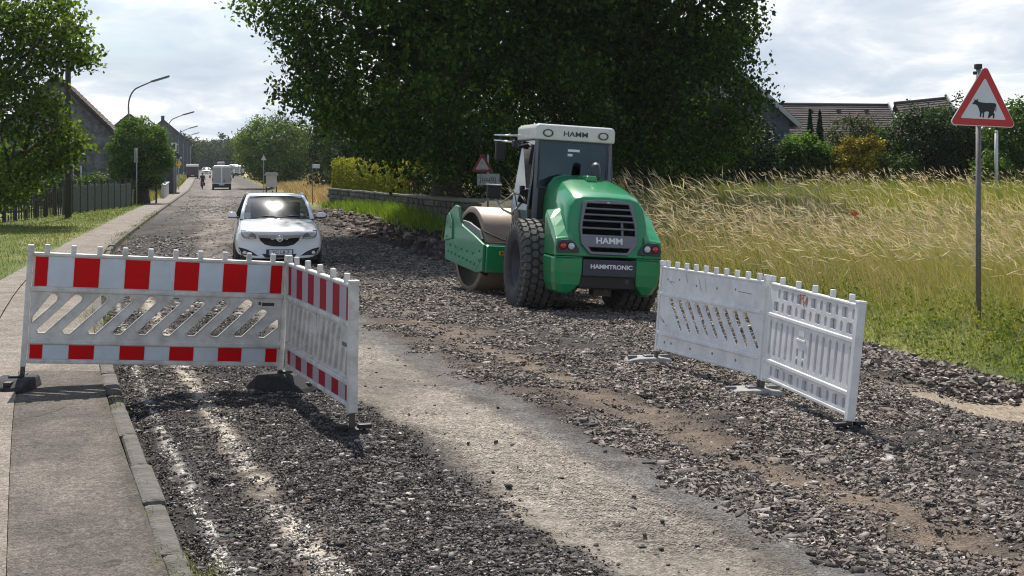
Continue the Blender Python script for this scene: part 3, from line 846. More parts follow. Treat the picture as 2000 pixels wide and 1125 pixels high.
def limb(mb, a, b, r0, r1, sag=.3, n=5, jit=.12):
    a = Vector(a); b = Vector(b); pts = []
    L = (b - a).length
    for i in range(n + 1):
        t = i / n
        p = a.lerp(b, t) + Vector((random.uniform(-jit, jit), random.uniform(-jit, jit), math.sin(t * math.pi) * sag)) * (L * .12 if 0 < i < n else 0)
        pts.append(p)
    mb.tube(pts, [r0 + (r1 - r0) * i / n for i in range(n + 1)], 7)
def broad_tree(name, label, cat, base_p, centre, rad, nclump, per, rc, size, pal, pw, trunk_r=.3, shell=.8, zmin=None, lump=.2,
               extra=None, seed=1, group=None, up=.5, droop=.8, nlimb=10, mat=None, wl=.65, shape=None, inner=0):
    root = empty(name, base_p, 0, label, cat, group)
    bp = np.array(base_p)
    cl = clumps_ellipsoid(nclump, np.array(centre) - bp, rad, shell, None if zmin is None else zmin - bp[2], lump, seed)
    if extra is not None: cl = np.concatenate([cl, np.array(extra) - bp])
    if shape is not None: cl = shape(cl + bp) - bp
    V, F = leaves_from_clumps(cl, per, rc, size, up, .65, droop, wl, np.array(centre) - bp, .5)
    if inner:
        ci = clumps_ellipsoid(inner, np.array(centre) - bp, np.array(rad) * .72, .5, None if zmin is None else zmin - bp[2], .1, seed + 3)
        V2, F2 = leaves_from_clumps(ci, 42, 1.2, .34, .3, .8, .5, wl); V = np.concatenate([V, V2]); F = np.arange(len(V)).reshape(-1, 4)
    t = MB()
    top = Vector(np.array(centre) - bp)
    fork = Vector((0, 0, max(.6, (top.z - rad[2]) * .9 + .6)))
    fork = fork.lerp(Vector((top.x, top.y, fork.z)), .25)
    t.tube([(0, 0, -.3), (0, 0, .25), fork * .6, fork, fork.lerp(top, .5), top], [trunk_r * 1.35, trunk_r * 1.05, trunk_r * .95, trunk_r * .85, trunk_r * .55, trunk_r * .25], 12)
    for i in rng.choice(len(cl), min(nlimb, len(cl)), replace=False):
        limb(t, fork.lerp(top, random.uniform(0, .7)), cl[i] * .95, trunk_r * .38, trunk_r * .06, .5)
    t.build('trunk', M['bark'], root)
    ti = np.repeat(rng.uniform(.60, 1.55, len(cl)), per * 4)[:, None]  # clump tint: foliage variation that also paints in sunlit-looking clumps
    if inner: ti = np.concatenate([ti, np.full((len(V) - len(ti), 1), .8)])
    crown_obj('crown', V, F, pal, pw, mat or M['leaf'], root, ti)
    return root

# ------------------------------------------------------------------ buildings
def slab_quad(mb, a, b, c, d, t, mi=0):
    a, b, c, d = map(Vector, (a, b, c, d))
    nrm = (b - a).cross(d - a).normalized() * t
    vs = [a, b, c, d, a + nrm, b + nrm, c + nrm, d + nrm]
    return mb.add(vs, [(3, 2, 1, 0), (4, 5, 6, 7), (0, 1, 5, 4), (1, 2, 6, 5), (2, 3, 7, 6), (3, 0, 4, 7)], mi)
def window(parent, x, z, wd, ht, y, mats=('frame_white', 'pane'), bar=True):
    f = MB(); t = .09
    f.box((x - wd / 2, y - .07, z), (x - wd / 2 + t, y + .02, z + ht)); f.box((x + wd / 2 - t, y - .07, z), (x + wd / 2, y + .02, z + ht))
    f.box((x - wd / 2 + t, y - .07, z), (x + wd / 2 - t, y + .02, z + t)); f.box((x - wd / 2 + t, y - .07, z + ht - t), (x + wd / 2 - t, y + .02, z + ht))
    if bar: f.box((x - .03, y - .06, z + t), (x + .03, y + .02, z + ht - t))
    fo = f.build('window', M[mats[0]], parent)
    MB().box((x - wd / 2 + t, y - .035, z + t), (x + wd / 2 - t, y + .015, z + ht - t)).build('pane', M[mats[1]], fo)
    return fo
def house(name, label, ridge_x, Yf, half, z0, ze, zr, depth, rz, wall, roof, over=.35, verge=None, chim=None, courses=0, windows=()):
    """gable end towards the road; local x across, y back along the ridge"""
    root = empty(name, (ridge_x, Yf, z0), rz, label, 'house')
    he, hr = ze - z0, zr - z0
    MB().prism([(-half, 0), (half, 0), (half, he), (0, hr), (-half, he)], 0, depth, 'y').build('wall', M[wall], root)
    sl = (hr - he) / half
    for sgn in (1, -1):
        ex = half + over; ez = he - sl * over
        y0, y1 = -.28, depth + .28
        if courses:
            r = empty('roof', (0, 0, 0)); r.parent = root
            for k in range(courses):
                t0, t1 = k / courses, (k + 1.12) / courses
                t1 = min(t1, 1)
                a = (sgn * ex * (1 - t0), 0, ez + (hr - ez) * t0); b = (sgn * ex * (1 - t1), 0, ez + (hr - ez) * t1)
                m = MB(); lift = .07
                p = [(a[0], y0, a[2] + lift + .05), (a[0], y1, a[2] + lift + .05), (b[0], y1, b[2] + lift), (b[0], y0, b[2] + lift)]
                if sgn < 0: p = [p[1], p[0], p[3], p[2]]
                slab_quad(m, *p, .045); m.build('tile_course', M[roof], r)
        else:
            m = MB(); p = [(sgn * ex, y0, ez + .06), (sgn * ex, y1, ez + .06), (0, y1, hr + .06), (0, y0, hr + .06)]
            if sgn < 0: p = [p[1], p[0], p[3], p[2]]
            slab_quad(m, *p, .12); m.build('roof', M[roof], root)
        if verge:
            m = MB(); m.beam((sgn * ex, y0 - .04, ez + .02), (0, y0 - .04, hr + .04), .06, .24); m.build('verge_board', M[verge], root)
            m = MB(); m.tube([(sgn * (ex + .06), y0, ez + .02), (sgn * (ex + .06), y1, ez + .02)], .075, 8)
            if sgn > 0: m.tube([(ex + .06, y0 + .1, ez), (ex - .02, y0 + .15, ez - .25), (half + .07, .08, he - .75), (half + .07, .08, 0)], .05, 8)
            m.build('gutter', M['gutter'], root)
    if chim:
        cx, cy, ch = chim
        cz = hr - sl * abs(cx)
        MB().box((cx - .3, cy - .3, cz - .4), (cx + .3, cy + .3, cz + ch)).box((cx - .36, cy - .36, cz + ch), (cx + .36, cy + .36, cz + ch + .1)).build('chimney', M['slate'], root)
    for wv in windows: window(root, *wv)
    return root
h1 = house('house', 'old house with a grey rubble gable and brown tiled roof behind the picket fence', -25.9, 78.5, 3.15, .0, 3.95, 7.05, 11, R(13), 'rubble_wall', 'tile_brown',
           verge='wood_dark', courses=16, windows=((.95, .85, .95, 1.2, 0), (-1.1, .3, .7, 1.9, 0)))
h2 = house('house', 'dark roofed house half hidden behind the clipped round tree', -31.0, 112, 3.6, -.2, 3.0, 6.1, 9, R(13), 'slate', 'tile_dark', verge='wood_dark', windows=((1.2, 1.2, 1, 1.2, 0),))
h3 = house('house', 'far tall house with a blue slate gable beside the row of street lamps', -64.6, 256, 4.9, .2, 6.2, 10.4, 14, R(13), 'slate_blue', 'tile_dark', verge='wood_dark',
           chim=(-.1, 1.2, .8), windows=((2.4, 1.3, 1.2, 1.6, 0), (-2.2, 1.3, 1.2, 1.6, 0), (2.2, 4.2, 1.2, 1.5, 0), (-2.2, 4.2, 1.2, 1.5, 0)))
h4 = house('house', 'dark slate gabled house with a pale verge beside the linden trees', 9.2, 72, 5.3, .4, 4.55, 9.25, 11, R(2), 'slate_blue', 'tile_dark', over=.5, verge='gutter',
           chim=(4.6, 3.2, .9), windows=((3.95, 2.1, 1.05, 1.4, 0), (1.2, 2.1, 1.05, 1.4, 0), (-2.0, 2.1, 1.05, 1.4, 0), (2.0, 5.2, .8, 1.0, 0)))
# long barn roofs behind the shrubs
def barn(label, x0, x1, Yr, z0, zr0, zr1, run, drop, rz, n):
    root = empty('barn', (x0, Yr, z0), rz, label, 'barn')
    L = x1 - x0
    MB().box((.15, -run + .4, 0), (L - .15, run - .4, zr0 - z0 - drop - .05)).build('wall', M['barn_wall'], root)
    rf = empty('roof', (0, 0, 0)); rf.parent = root
    for k in range(n):
        t0, t1 = k / n, min(1, (k + 1.1) / n)
        ya, yb = -run * (1 - t0), -run * (1 - t1)
        za0, za1 = zr0 - z0 - drop * (1 - t0), zr1 - z0 - drop * (1 - t0)
        zb0, zb1 = zr0 - z0 - drop * (1 - t1), zr1 - z0 - drop * (1 - t1)
        m = MB(); slab_quad(m, (0, ya, za0 + .055), (L, ya, za1 + .055), (L, yb, zb1), (0, yb, zb0), .05); m.build('tile_course', M['tile_grey'], rf)
    m = MB(); slab_quad(m, (L, run, zr1 - z0 - drop), (0, run, zr0 - z0 - drop), (0, 0, zr0 - z0 - .03), (L, 0, zr1 - z0 - .03), .06); m.build('roof_slope', M['tile_grey'], root)
    m = MB(); m.tube([(-.05, 0, zr0 - z0 + .06), (L + .05, 0, zr1 - z0 + .06)], .14, 8); m.build('ridge_tiles', M['tile_dark'], root)
    m = MB(); m.beam((L + .04, -run - .05, zr1 - z0 - drop + .12), (L + .04, 0, zr1 - z0 + .15), .10, .30); m.build('verge_board', M['gutter'], root)
    for k in range(5):
        x = L * (.12 + .18 * k)
        MB().box((x - .14, -1.05, zr0 - z0 - drop * .2 - .05), (x + .14, -.75, zr0 - z0 - drop * .16 + .16)).build('vent_tile', M['tile_dark'], root)
    return root
barn('long low barn with a grey brown tiled roof beside the dark gabled house', 15.0, 25.4, 93.5, .5, 6.15, 6.05, 6.0, 3.3, R(0), 21)
barn('second barn with tiled roof rising behind the big dark bush', 25.75, 29.2, 93.0, .5, 6.15, 6.5, 6.4, 3.4, R(0), 21)

# ------------------------------------------------------------------ stone wall with hedge on the verge
def wall_pt(t):  # t metres from its far end, towards us
    a = Vector((-8.75, 67.5)); b = Vector((-1.0, 36.8))
    d = (b - a).normalized(); p = a + d * t
    return p, d
WL = (Vector((-8.75, 67.5)) - Vector((-1.0, 36.8))).length
def gz(X, Y):
    X = np.asarray(X, float); Y = np.asarray(Y, float)
    return float(terrain_z(X - K(Y), Y)) if X.ndim == 0 else terrain_z(X - K(Y), Y)
wroot = empty('stone_wall', (-8.75, 67.5, 0), 0, 'low dry stone garden wall running along the verge under the yellow hedge', 'wall')
wd = wall_pt(1)[1]; ang = math.atan2(wd.y, wd.x)
wroot.rotation_euler = (0, 0, ang); wroot.location = (-8.75, 67.5, gz(-8.75, 67.5) - .1)
zend = gz(-1, 36.8) - .1; dz = (zend - wroot.location.z) / WL
MB().beam((0, .0, .42), (WL, .0, .42 + dz * WL), .28, .80).build('wall_core', M['mortar'], wroot)
sproto = []
for k in range(7):
    mb = MB(); mb.box((-.5, -.18, -.5), (.5, .18, .5))
    o = mb.build('stone', M['stone'] if k % 3 else M['stone_light'], None, bevel=.06, seg=1)
    dg = bpy.context.evaluated_depsgraph_get(); me = bpy.data.meshes.new_from_object(o.evaluated_get(dg))
    for v in me.vertices: v.co += Vector((random.uniform(-.07, .07), random.uniform(-.02, .02), random.uniform(-.09, .09)))
    bpy.data.objects.remove(o); sproto.append(me)
nst = 0
for c in range(4):
    x = 0 if c % 2 else -.12
    hgt = .195
    while x < WL:
        L = random.uniform(.35, .62)
        if nst < 296:
            o = bpy.data.objects.new('stone', random.choice(sproto)); COL.objects.link(o); o.parent = wroot
            o.location = (x + L / 2, -.05 + random.uniform(-.025, .02), .06 + hgt * (c + .5) + dz * x); o.scale = (L - .03, 1, hgt - .025)
            nst += 1
        x += L
capp = []
for k in range(3):
    mb = MB().box((-.5, -.27, -.045), (.5, .22, .045)); o = mb.build('cap_stone', M['cap_stone'], None, bevel=.02, seg=1)
    capp.append(bpy.data.meshes.new_from_object(o.evaluated_get(bpy.context.evaluated_depsgraph_get()))); bpy.data.objects.remove(o)
x = -.1
while x < WL:
    L = random.uniform(.7, 1.0)
    o = bpy.data.objects.new('cap_stone', random.choice(capp)); COL.objects.link(o); o.parent = wroot
    o.location = (x + L / 2, random.uniform(-.02, .02), .885 + dz * x + random.uniform(-.01, .01)); o.scale = (L - .02, 1, 1); o.rotation_euler = (random.uniform(-.03, .03), -math.atan(dz), random.uniform(-.02, .02))
    x += L
# hedge
hr_ = empty('hedge', (0, 0, 0), 0, 'clipped yellow green hedge growing on the stone wall', 'hedge')
a0, _ = wall_pt(.4); hr_.location = (a0.x, a0.y, wroot.location.z + .5); hr_.rotation_euler = (0, 0, ang)
nH = 42000; HLn = 21.0
u = rng.uniform(0, 1, nH); hx = u * HLn
face = rng.uniform(0, 1, nH)
hy = np.where(face < .42, -.05 + rng.normal(0, .05, nH), rng.uniform(-.05, 1.1, nH)); hz = np.where(face < .42, rng.uniform(.2, 1.75, nH), 1.72 + rng.normal(0, .08, nH))
e = face > .82; hx = np.where(e, rng.normal(0, .06, nH), hx); hz = np.where(e, rng.uniform(.2, 1.7, nH), hz); hy = np.where(e, rng.uniform(0, 1.1, nH), hy)
hz += .12 * (fbm(hx * 1.5, hy, 3, 77) - .5) - .015 * hx; hy += .16 * (fbm(hx * 3.2, hz * .4, 3, 79) - .5)
Vh, Fh = leaf_quads(np.stack([hx, hy, hz], 1), .095, .3, 1.2, .6)
ch = leaf_cols(nH, [(.25, .26, .03), (.17, .21, .03), (.10, .15, .025), (.34, .31, .05)], [3, 3, 2, 1])
np_mesh('foliage', Vh, Fh, M['leaf'], hr_, colors=ch)
hb = MB()
for k in range(22): hb.tube([(.4 + k * .95, .5, -.5), (.4 + k * .95 + random.uniform(-.1, .1), .5, .6), (.4 + k * .95 + random.uniform(-.2, .2), .5, 1.5)], [.05, .04, .015], 6)
hb.build('stems', M['bark'], hr_)

# ------------------------------------------------------------------ trees and shrubs
def lobe(pts, Y0, jit):
    o = []
    for (px, py) in pts:
        for k in range(2):
            y = Y0 + random.uniform(-jit, jit); v = P(px + random.uniform(-8, 8), py + random.uniform(-6, 6), y); o.append(v)
    return np.array([tuple(v) for v in o])
ta = lobe([(480, 8), (505, 12), (540, 25), (535, 40), (570, 55), (590, 75), (600, 110), (605, 140), (560, 178), (552, 186), (580, 180), (590, 195), (615, 205), (625, 222), (650, 232), (680, 250), (700, 262), (716, 282), (735, 296),
           (755, 312), (640, 210), (660, 190), (630, 150), (640, 60), (780, 300), (820, 250), (870, 230), (900, 270)], 40.5, 2.0)
def left_edge(p):
    py = 322 - (p[:, 2] - CAM_H) * FOC / p[:, 1]; px = 1000 + p[:, 0] * FOC / p[:, 1]
    lim = np.interp(py, [-400, 0, 60, 100, 140, 185, 215, 240, 290, 330, 360], [520, 485, 555, 590, 610, 575, 625, 650, 715, 765, 790])
    sh = np.maximum(0, lim - px) * (1.0 + .25 * rng.uniform(0, 1, len(px)))
    p = p.copy(); p[:, 0] += sh * p[:, 1] / FOC; return p
def right_edge(p):
    py = 322 - (p[:, 2] - CAM_H) * FOC / p[:, 1]; px = 1000 + p[:, 0] * FOC / p[:, 1]
    lim = np.interp(py, [-400, 0, 60, 100, 130, 150, 190, 250, 300, 345], [1430, 1455, 1450, 1405, 1460, 1430, 1475, 1445, 1405, 1350])
    sh = np.maximum(0, px - lim) * (1.0 + .25 * rng.uniform(0, 1, len(px)))
    p = p.copy(); p[:, 0] -= sh * p[:, 1] / FOC; return p
ta = np.concatenate([ta, lobe([(760, 250), (790, 270), (800, 230), (830, 290), (850, 310), (840, 260), (880, 300), (900, 320), (930, 300), (950, 270), (980, 290), (1000, 250), (920, 240), (870, 330), (830, 335), (940, 335), (985, 325), (1010, 300)], 38.8, 1.0)])
treeA = broad_tree('linden_tree', 'huge dark linden spreading its low branches over the hedge and stone wall', 'tree', (-2.0, 42.5, gz(-2.0, 42.5)), (-2.0, 42.5, 9.2), (5.9, 6.4, 6.9),
                   980, 92, .86, .15, [(.024, .054, .011), (.042, .088, .016), (.085, .140, .026), (.024, .046, .013)], [4, 4, 2.2, 2.5], .48, .72, 3.0, .16, ta, 11, 'linden trees by the road', droop=1.1, nlimb=26, mat=M['leaf_big'], shape=left_edge, inner=260)
tb = lobe([(1425, 95), (1455, 60), (1480, 20), (1475, 105), (1490, 122), (1460, 90), (1440, 140), (1480, 165), (1500, 185), (1490, 200), (1470, 235), (1480, 262), (1450, 280), (1430, 300), (1400, 318), (1350, 322), (1300, 318), (1260, 312),
           (1220, 300), (1200, 270), (1240, 270), (1290, 290), (1380, 290), (1230, 240), (1320, 250), (1150, 225), (1100, 215)], 42.5, 2.0)
treeB = broad_tree('linden_tree', 'broad linden behind the road roller with foliage hanging down to the tall grass', 'tree', (4.1, 45.0, gz(4.1, 45.0)), (4.0, 45, 8.6), (4.5, 5.6, 7.3),
                   800, 92, .86, .15, [(.024, .054, .011), (.042, .088, .016), (.085, .140, .026), (.024, .046, .013)], [4, 4, 2.4, 2.5], .42, .72, 1.6, .17, tb, 23, 'linden trees by the road', droop=1.1, nlimb=22, mat=M['leaf_big'], shape=right_edge, inner=220)
# the wood's dark edge under and behind the lindens
for i, (px, Yb, rx, top) in enumerate([(745, 74, 2.2, 5.2), (815, 66, 2.3, 5.4), (890, 60, 2.4, 5.8), (985, 56, 2.5, 5.6), (1080, 54, 2.3, 5.0), (1180, 55, 2.4, 4.6), (1275, 57, 2.4, 4.4), (1360, 58, 2.0, 3.9), (1455, 61, 1.0, 2.9)]):
    X = Xat(px, Yb); z0 = gz(X, Yb)
    lab = ['dark yew bush just behind the yellow end of the hedge', 'tall dark yew bush behind the shaded half of the hedge', 'dark yew bush behind the shaded end of the stone wall',
           'dark yew bush behind the small shaded road sign', 'dark bush behind the roller cab', 'dark bush seen just right of the roller cab under the linden',
           'dark bush behind the tallest seed stalks of the meadow', 'dark bush under the right edge of the linden foliage', 'small dark bush in front of the slate house window'][i]
    broad_tree('yew_bush', lab, 'bush', (X, Yb, z0), (X, Yb, z0 + top * .5), (rx, 1.8, top * .55), 120, 62, .85, .17, DARKG, [3, 3, 1], .12, .85, z0, .15, None, 40 + i, 'dark bushes at the wood edge', nlimb=4, mat=M['needle'])
# left tree
la = lobe([(-60, -40), (-20, 0), (30, -30), (60, 20), (90, 0), (120, 10), (140, 30), (110, 50), (150, 62), (130, 85), (165, 95), (160, 120), (175, 120), (100, 100), (70, 75), (40, 60), (10, 50), (-30, 60), (-60, 30), (120, 110), (80, 120), (60, 140), (100, 145),
           (-20, 110), (5, 150), (20, 170), (-40, 160), (0, 200), (-30, 220), (60, 180), (40, 215), (85, 200), (110, 205), (130, 215), (75, 235), (110, 245), (140, 250), (155, 270), (165, 285), (130, 285), (100, 280), (60, 270), (30, 260), (0, 250), (90, 300),
           (140, 305), (120, 312), (50, 300), (15, 300), (-20, 290), (30, 325), (80, 322), (-30, 340), (0, 345), (-40, 0), (-10, 30), (15, 15), (40, 35), (-20, 75), (25, 80), (55, 95), (20, 120), (-10, 140), (45, 165), (15, 185), (85, 45), (60, 60), (105, 75), (-50, 120), (10, 365), (35, 350), (60, 345), (-20, 375), (20, 385), (50, 370), (85, 335), (-10, 400)], 45.5, 1.3)
lb = np.array((-17.9, 46.0, gz(-17.9, 46.0)))
lroot = empty('garden_tree', tuple(lb), 0, 'leafy garden tree leaning over the fence at the left edge', 'tree')
def tree_edge(p):
    py = 322 - (p[:, 2] - CAM_H) * FOC / p[:, 1]; px = 1000 + p[:, 0] * FOC / p[:, 1]
    lim = np.interp(py, [-50, 0, 60, 125, 140, 160, 200, 240, 285, 310, 345], [150, 148, 158, 165, 105, 85, 98, 122, 150, 128, 70]); p = p.copy()
    p[:, 0] -= np.maximum(0, px - lim) * p[:, 1] / FOC; return p
la = tree_edge(la)
V, F = leaves_from_clumps(la - lb, 84, .60, .175, .5, .7, .7, .68)
crown_obj('crown', V, F, [(.045, .09, .015), (.075, .13, .022), (.12, .18, .032), (.028, .055, .013)], [4, 4, 3, 2], M['leaf_big'], lroot)
t = MB(); t.tube([(-.2, 0, -.3), (0, 0, .3), (.5, .1, 1.0), (1.2, 0, 1.7), (1.7, 0, 2.6), (2.0, 0, 3.4)], [.34, .27, .2, .16, .1, .05], 10)
t.tube([(-.1, 0, .1), (-.3, .1, 1.6), (-.1, .1, 3.2), (.3, 0, 4.6), (1.0, 0, 6.0)], [.27, .24, .2, .14, .06], 10)
for k in rng.choice(len(la), 34, replace=False):
    s = Vector((.0, .1, 3.6)) if la[k][2] > 3.4 else Vector((1.2, 0, 1.7)); limb(t, s, la[k] - lb, .07, .015, .4)
t.build('trunk', M['bark'], lroot)
# clipped round street tree
X = Xat(277, 77.0); z0 = gz(X, 77.0)
broad_tree('round_tree', 'clipped ball shaped tree standing beside the nearest street lamp', 'tree', (X, 77, z0), (X - .05, 77, 2.72), (1.72, 1.7, 1.95), 260, 62, .42, .15, [(.040, .095, .016), (.070, .14, .022), (.11, .18, .032)], [3, 3, 2], .42, .9, z0 + .8, .07, None, 61, nlimb=8)
for i, (px, py, Y, rx, rz, lab) in enumerate([(30, 395, 62, 1.2, 1.3, 'garden bush behind the dark posts at the left end of the fence'), (112, 385, 70, 1.0, 1.0, 'garden bush at the foot of the rubble gable'),
                                        (190, 380, 74, 1.1, .9, 'low garden bush by the right corner of the rubble gable'), (238, 375, 88, 1.6, 1.6, 'shrub in the gap behind the clipped ball tree')]):
    p = P(px, py, Y); z0 = gz(p.x, Y)
    broad_tree('garden_bush', lab, 'bush', (p.x, Y, z0), (p.x, Y, z0 + rz * .8), (rx, rx * .9, rz), 60, 55, .55, .15, GREEN, [3, 3, 1, .5], .06, .85, z0 - .1, .2, None, 70 + i, 'bushes in the left garden', nlimb=3)
# far side of the road on the right
def at_tree(name, lab, px, Y, rx, ztop, n, per, rc, size, pal, pw, seed, cat='tree', group=None, low=.1, tr=.25, **kw):
    X = Xat(px, Y); z0 = gz(X, Y); cz = (ztop + z0 + low) / 2; rzv = (ztop - z0 - low) / 2
    return broad_tree(name, lab, cat, (X, Y, z0), (X, Y, cz), (rx, rx, rzv), n, per, rc, size, pal, pw, tr, .85, z0 - .2, .14, None, seed, group, nlimb=6, **kw)
at_tree('field_tree', 'large rounded green tree standing alone in the dry meadow', 540, 150, 4.2, 7.3, 420, 58, .95, .26, [(.06, .12, .026), (.085, .15, .034), (.12, .18, .045)], [3, 3, 2], 81)
at_tree('birch_tree', 'slim light green tree between two dark spruces', 655, 108, .9, 6.6, 120, 60, .5, .2, [(.07, .13, .03), (.10, .16, .04)], [1, 1], 83, tr=.12)
def spruce(lab, px, Y, ztop, rad, seed, pal=DARKG, name='spruce_tree', n=9000, size=.30, group='dark spruces'):
    X = Xat(px, Y); z0 = gz(X, Y); root = empty(name, (X, Y, z0), 0, lab, 'tree', group); H = ztop - z0
    tt = rng.uniform(0, 1, n) ** .75; tier = np.floor(tt * 17) / 17
    a = rng.uniform(0, 2 * np.pi, n); q = rng.uniform(0, 1, n) ** .5
    rr = rad * (1.02 - tt) * q * (1 + .25 * np.sin(a * 5 + tier * 40))
    z = .4 + (H - .4) * tt - .28 * rr * (.6 + .5 * q)
    V, F = leaf_quads(np.stack([rr * np.cos(a), rr * np.sin(a), z], 1), size, .5, 1.2, .35)
    MB().tube([(0, 0, -.2), (0, 0, H * .5), (0, 0, H * .98)], [.2, .12, .02], 8).build('trunk', M['bark'], root)
    crown_obj('crown', V, F, pal, [1] * len(pal), M['needle'], root)
    return root
spruce('tall dark spruce at the end of the dry meadow left of the birch', 632, 112, 11.0, 1.7, 91)
spruce('tall dark spruce right behind the yellow end of the hedge', 686, 104, 11.5, 2.0, 92)
spruce('dark spruce rising deep behind the hedge under the linden', 760, 96, 11.0, 2.6, 93)
for i, (px, Y, ztop, rx, cone, lab) in enumerate([
        (352, 330, 10, 4, 0, 'far bluish tree beside the tall slate house'), (378, 420, 9.2, 5, 0, 'far tree at the vanishing end of the road, left of the lamps'), (397, 430, 9.6, 4, 0, 'far tree straight above the end of the road'),
        (414, 410, 9.2, 4.2, 0, 'far low tree above the motorcyclist'), (431, 420, 10.6, 4, 0, 'far tree directly above the white van roof'), (446, 400, 10.2, 1.9, 1, 'far pointed conifer above the white van'),
        (459, 400, 9.6, 4, 0, 'far tree behind the two parked white vans'), (476, 330, 8.2, 3.6, 0, 'far tree touching the left side of the round meadow tree'), (330, 340, 8, 5, 0, 'far tree behind the tall slate house'), (590, 210, 7.2, 4, 0, 'far tree just right of the round meadow tree')]):
    pal = [(.030, .060, .030), (.042, .075, .034), (.060, .095, .04)]
    if cone: spruce(lab, px, Y, ztop, rx, 95 + i, pal, 'far_conifer', 3000, .6, 'trees at the end of the road')
    else: at_tree('far_tree', lab, px, Y, rx, ztop, 90, 45, 1.3, .60, pal, [3, 3, 1], 100 + i, group='trees at the end of the road')
# far woods closing the horizon all round
fw = []
for k in range(240):
    a = rng.uniform(-.52, .52); D = rng.uniform(480, 560); fw.append((math.sin(a) * D, math.cos(a) * D, rng.uniform(0, 5.5) + 1))
fw = np.array(fw); V, F = leaves_from_clumps(fw, 50, 9.0, 1.7, .5, .6, .3)
wd_o = np_mesh('woods', V, F, M['leaf'], colors=leaf_cols(len(F), [(.035, .065, .034), (.05, .08, .04)], [1, 1])); tag(wd_o, kind='stuff')
# shrubs behind the meadow
def shrub(name, lab, px, ptop, Y, rx, n, per, rc, size, pal, pw, seed, cat='bush', mat='leaf', **kw):
    X = Xat(px, Y); z0 = gz(X, Y); ztop = CAM_H - (ptop - 322) * Y / FOC
    return broad_tree(name, lab, cat, (X, Y, z0), (X, Y, (z0 + ztop) / 2 - .1), (rx, rx * .9, (ztop - z0) / 2 + .1), n, per, rc, size, pal, pw, .07, .88, z0 - .1, .22, None, seed, None, nlimb=5, mat=M[mat], **kw)
shrub('laurel_bush', 'glossy green laurel bush left of the golden bush', 1567, 266, 62, 1.30, 190, 60, .42, .15, [(.035, .085, .018), (.05, .11, .022), (.08, .14, .035)], [3, 3, 2], 121, mat='leaf_big')
shrub('golden_cypress', 'rounded golden yellow cypress bush at the back of the meadow', 1677, 274, 62, 1.28, 230, 75, .30, .13, [(.30, .24, .012), (.40, .31, .02), (.17, .17, .02)], [3, 2, 2], 122, mat='needle', droop=.1)
shrub('rose_bush', 'dark leaved flowering bush right above the golden bush', 1675, 232, 67, 1.42, 150, 62, .48, .14, [(.035, .065, .02), (.05, .085, .025), (.06, .05, .03), (.22, .13, .13)], [3, 3, 1, .45], 123)
shrub('green_shrub', 'loose green shrub between the golden bush and the big dark bush', 1753, 292, 61, .85, 80, 55, .42, .14, GREEN, [2, 3, 2, 1], 124)
shrub('elder_bush', 'big dark bush left of the cow warning sign', 1832, 203, 63, 1.95, 300, 64, .58, .16, [(.020, .045, .013), (.03, .06, .016), (.045, .08, .022)], [3, 3, 1], 125)
shrub('hazel_bush', 'bright green bush at the right edge behind the cow sign', 2000, 205, 60, 1.45, 200, 62, .5, .17, [(.06, .13, .02), (.085, .16, .028), (.04, .09, .018)], [3, 2, 2], 126)
shrub('low_shrub', 'low light green bush just right of the cow sign post', 1940, 303, 59, .80, 80, 55, .4, .15, [(.06, .12, .02), (.09, .15, .03)], [1, 1], 127)
shrub('far_hazel', 'dense bush filling the gap behind the low light green bush', 1915, 250, 66, 1.5, 140, 60, .55, .17, GREEN, [3, 2, 1, .5], 128)
# shoots sticking out of the dark bush
def column(lab, px, ptop, Y, rad, seed):
    X = Xat(px, Y); z0 = gz(X, Y); ztop = CAM_H - (ptop - 322) * Y / FOC
    return spruce(lab, px, Y, ztop, rad, seed, [(.016, .04, .02), (.025, .055, .026)], 'column_cypress', 2600, .16, 'pair of narrow cypresses')
column('left narrow dark cypress against the barn roof', 1582, 214, 66, .50, 131)
column('right narrow dark cypress against the barn roof', 1601, 216, 66.3, .50, 132)

# ------------------------------------------------------------------ grass
def blades(name, X, Y, h, lean, wid, pal, pw, mat, zf=None, head=0.0, sink=.02, jit=.3, bend=1.0):
    n = len(X); Z = (terrain_z(X - K(Y), Y) if zf is None else zf(X, Y)) - sink
    a = rng.uniform(0, 2 * np.pi, n); sd = np.stack([np.cos(a), np.sin(a), np.zeros(n)], 1) * (wid * .5)[:, None]
    B = np.stack([X, Y, Z], 1)
    def at(t): 
        p = B.copy(); p[:, :2] += lean * (t ** 2 * bend + .25 * t)[..., None] if not np.isscalar(t) else lean * (t * t * bend + .25 * t)
        L = np.linalg.norm(lean, axis=1)
        p[:, 2] += np.sqrt(np.maximum((h * t) ** 2 - (L * t * t) ** 2 * .8, (.35 * h * t) ** 2)); return p
    m1, tp = at(.5), at(1.0)
    V = np.stack([B - sd, B + sd, m1 - sd * .8, m1 + sd * .8, tp], 1)
    f = np.array([(0, 1, 3), (0, 3, 2), (2, 3, 4)]); F = (np.arange(n)[:, None, None] * 5 + f[None]).reshape(-1, 3); V = V.reshape(-1, 3)
    c = np.array(pal)[rng.choice(len(pal), n, p=np.array(pw) / sum(pw))] * rng.uniform(1 - jit, 1 + jit, (n, 1)); C = np.repeat(c, 5, 0)
    o = np_mesh(name, V, F, M[mat], colors=C); tag(o, kind='stuff')
    return o, m1, tp
def pick(n, fn, ylo, yhi, xlo, xhi, ypow=1.0):
    """points in the strip seen by the camera, by the density fn(X, Y)"""
    Y = ylo * (yhi / ylo) ** (rng.uniform(0, 1, n) ** ypow); lo, hi = xlo(Y), xhi(Y)
    X = lo + (hi - lo) * rng.uniform(0, 1, n)
    k = rng.uniform(0, 1, n) < fn(X, Y)
    return X[k], Y[k]
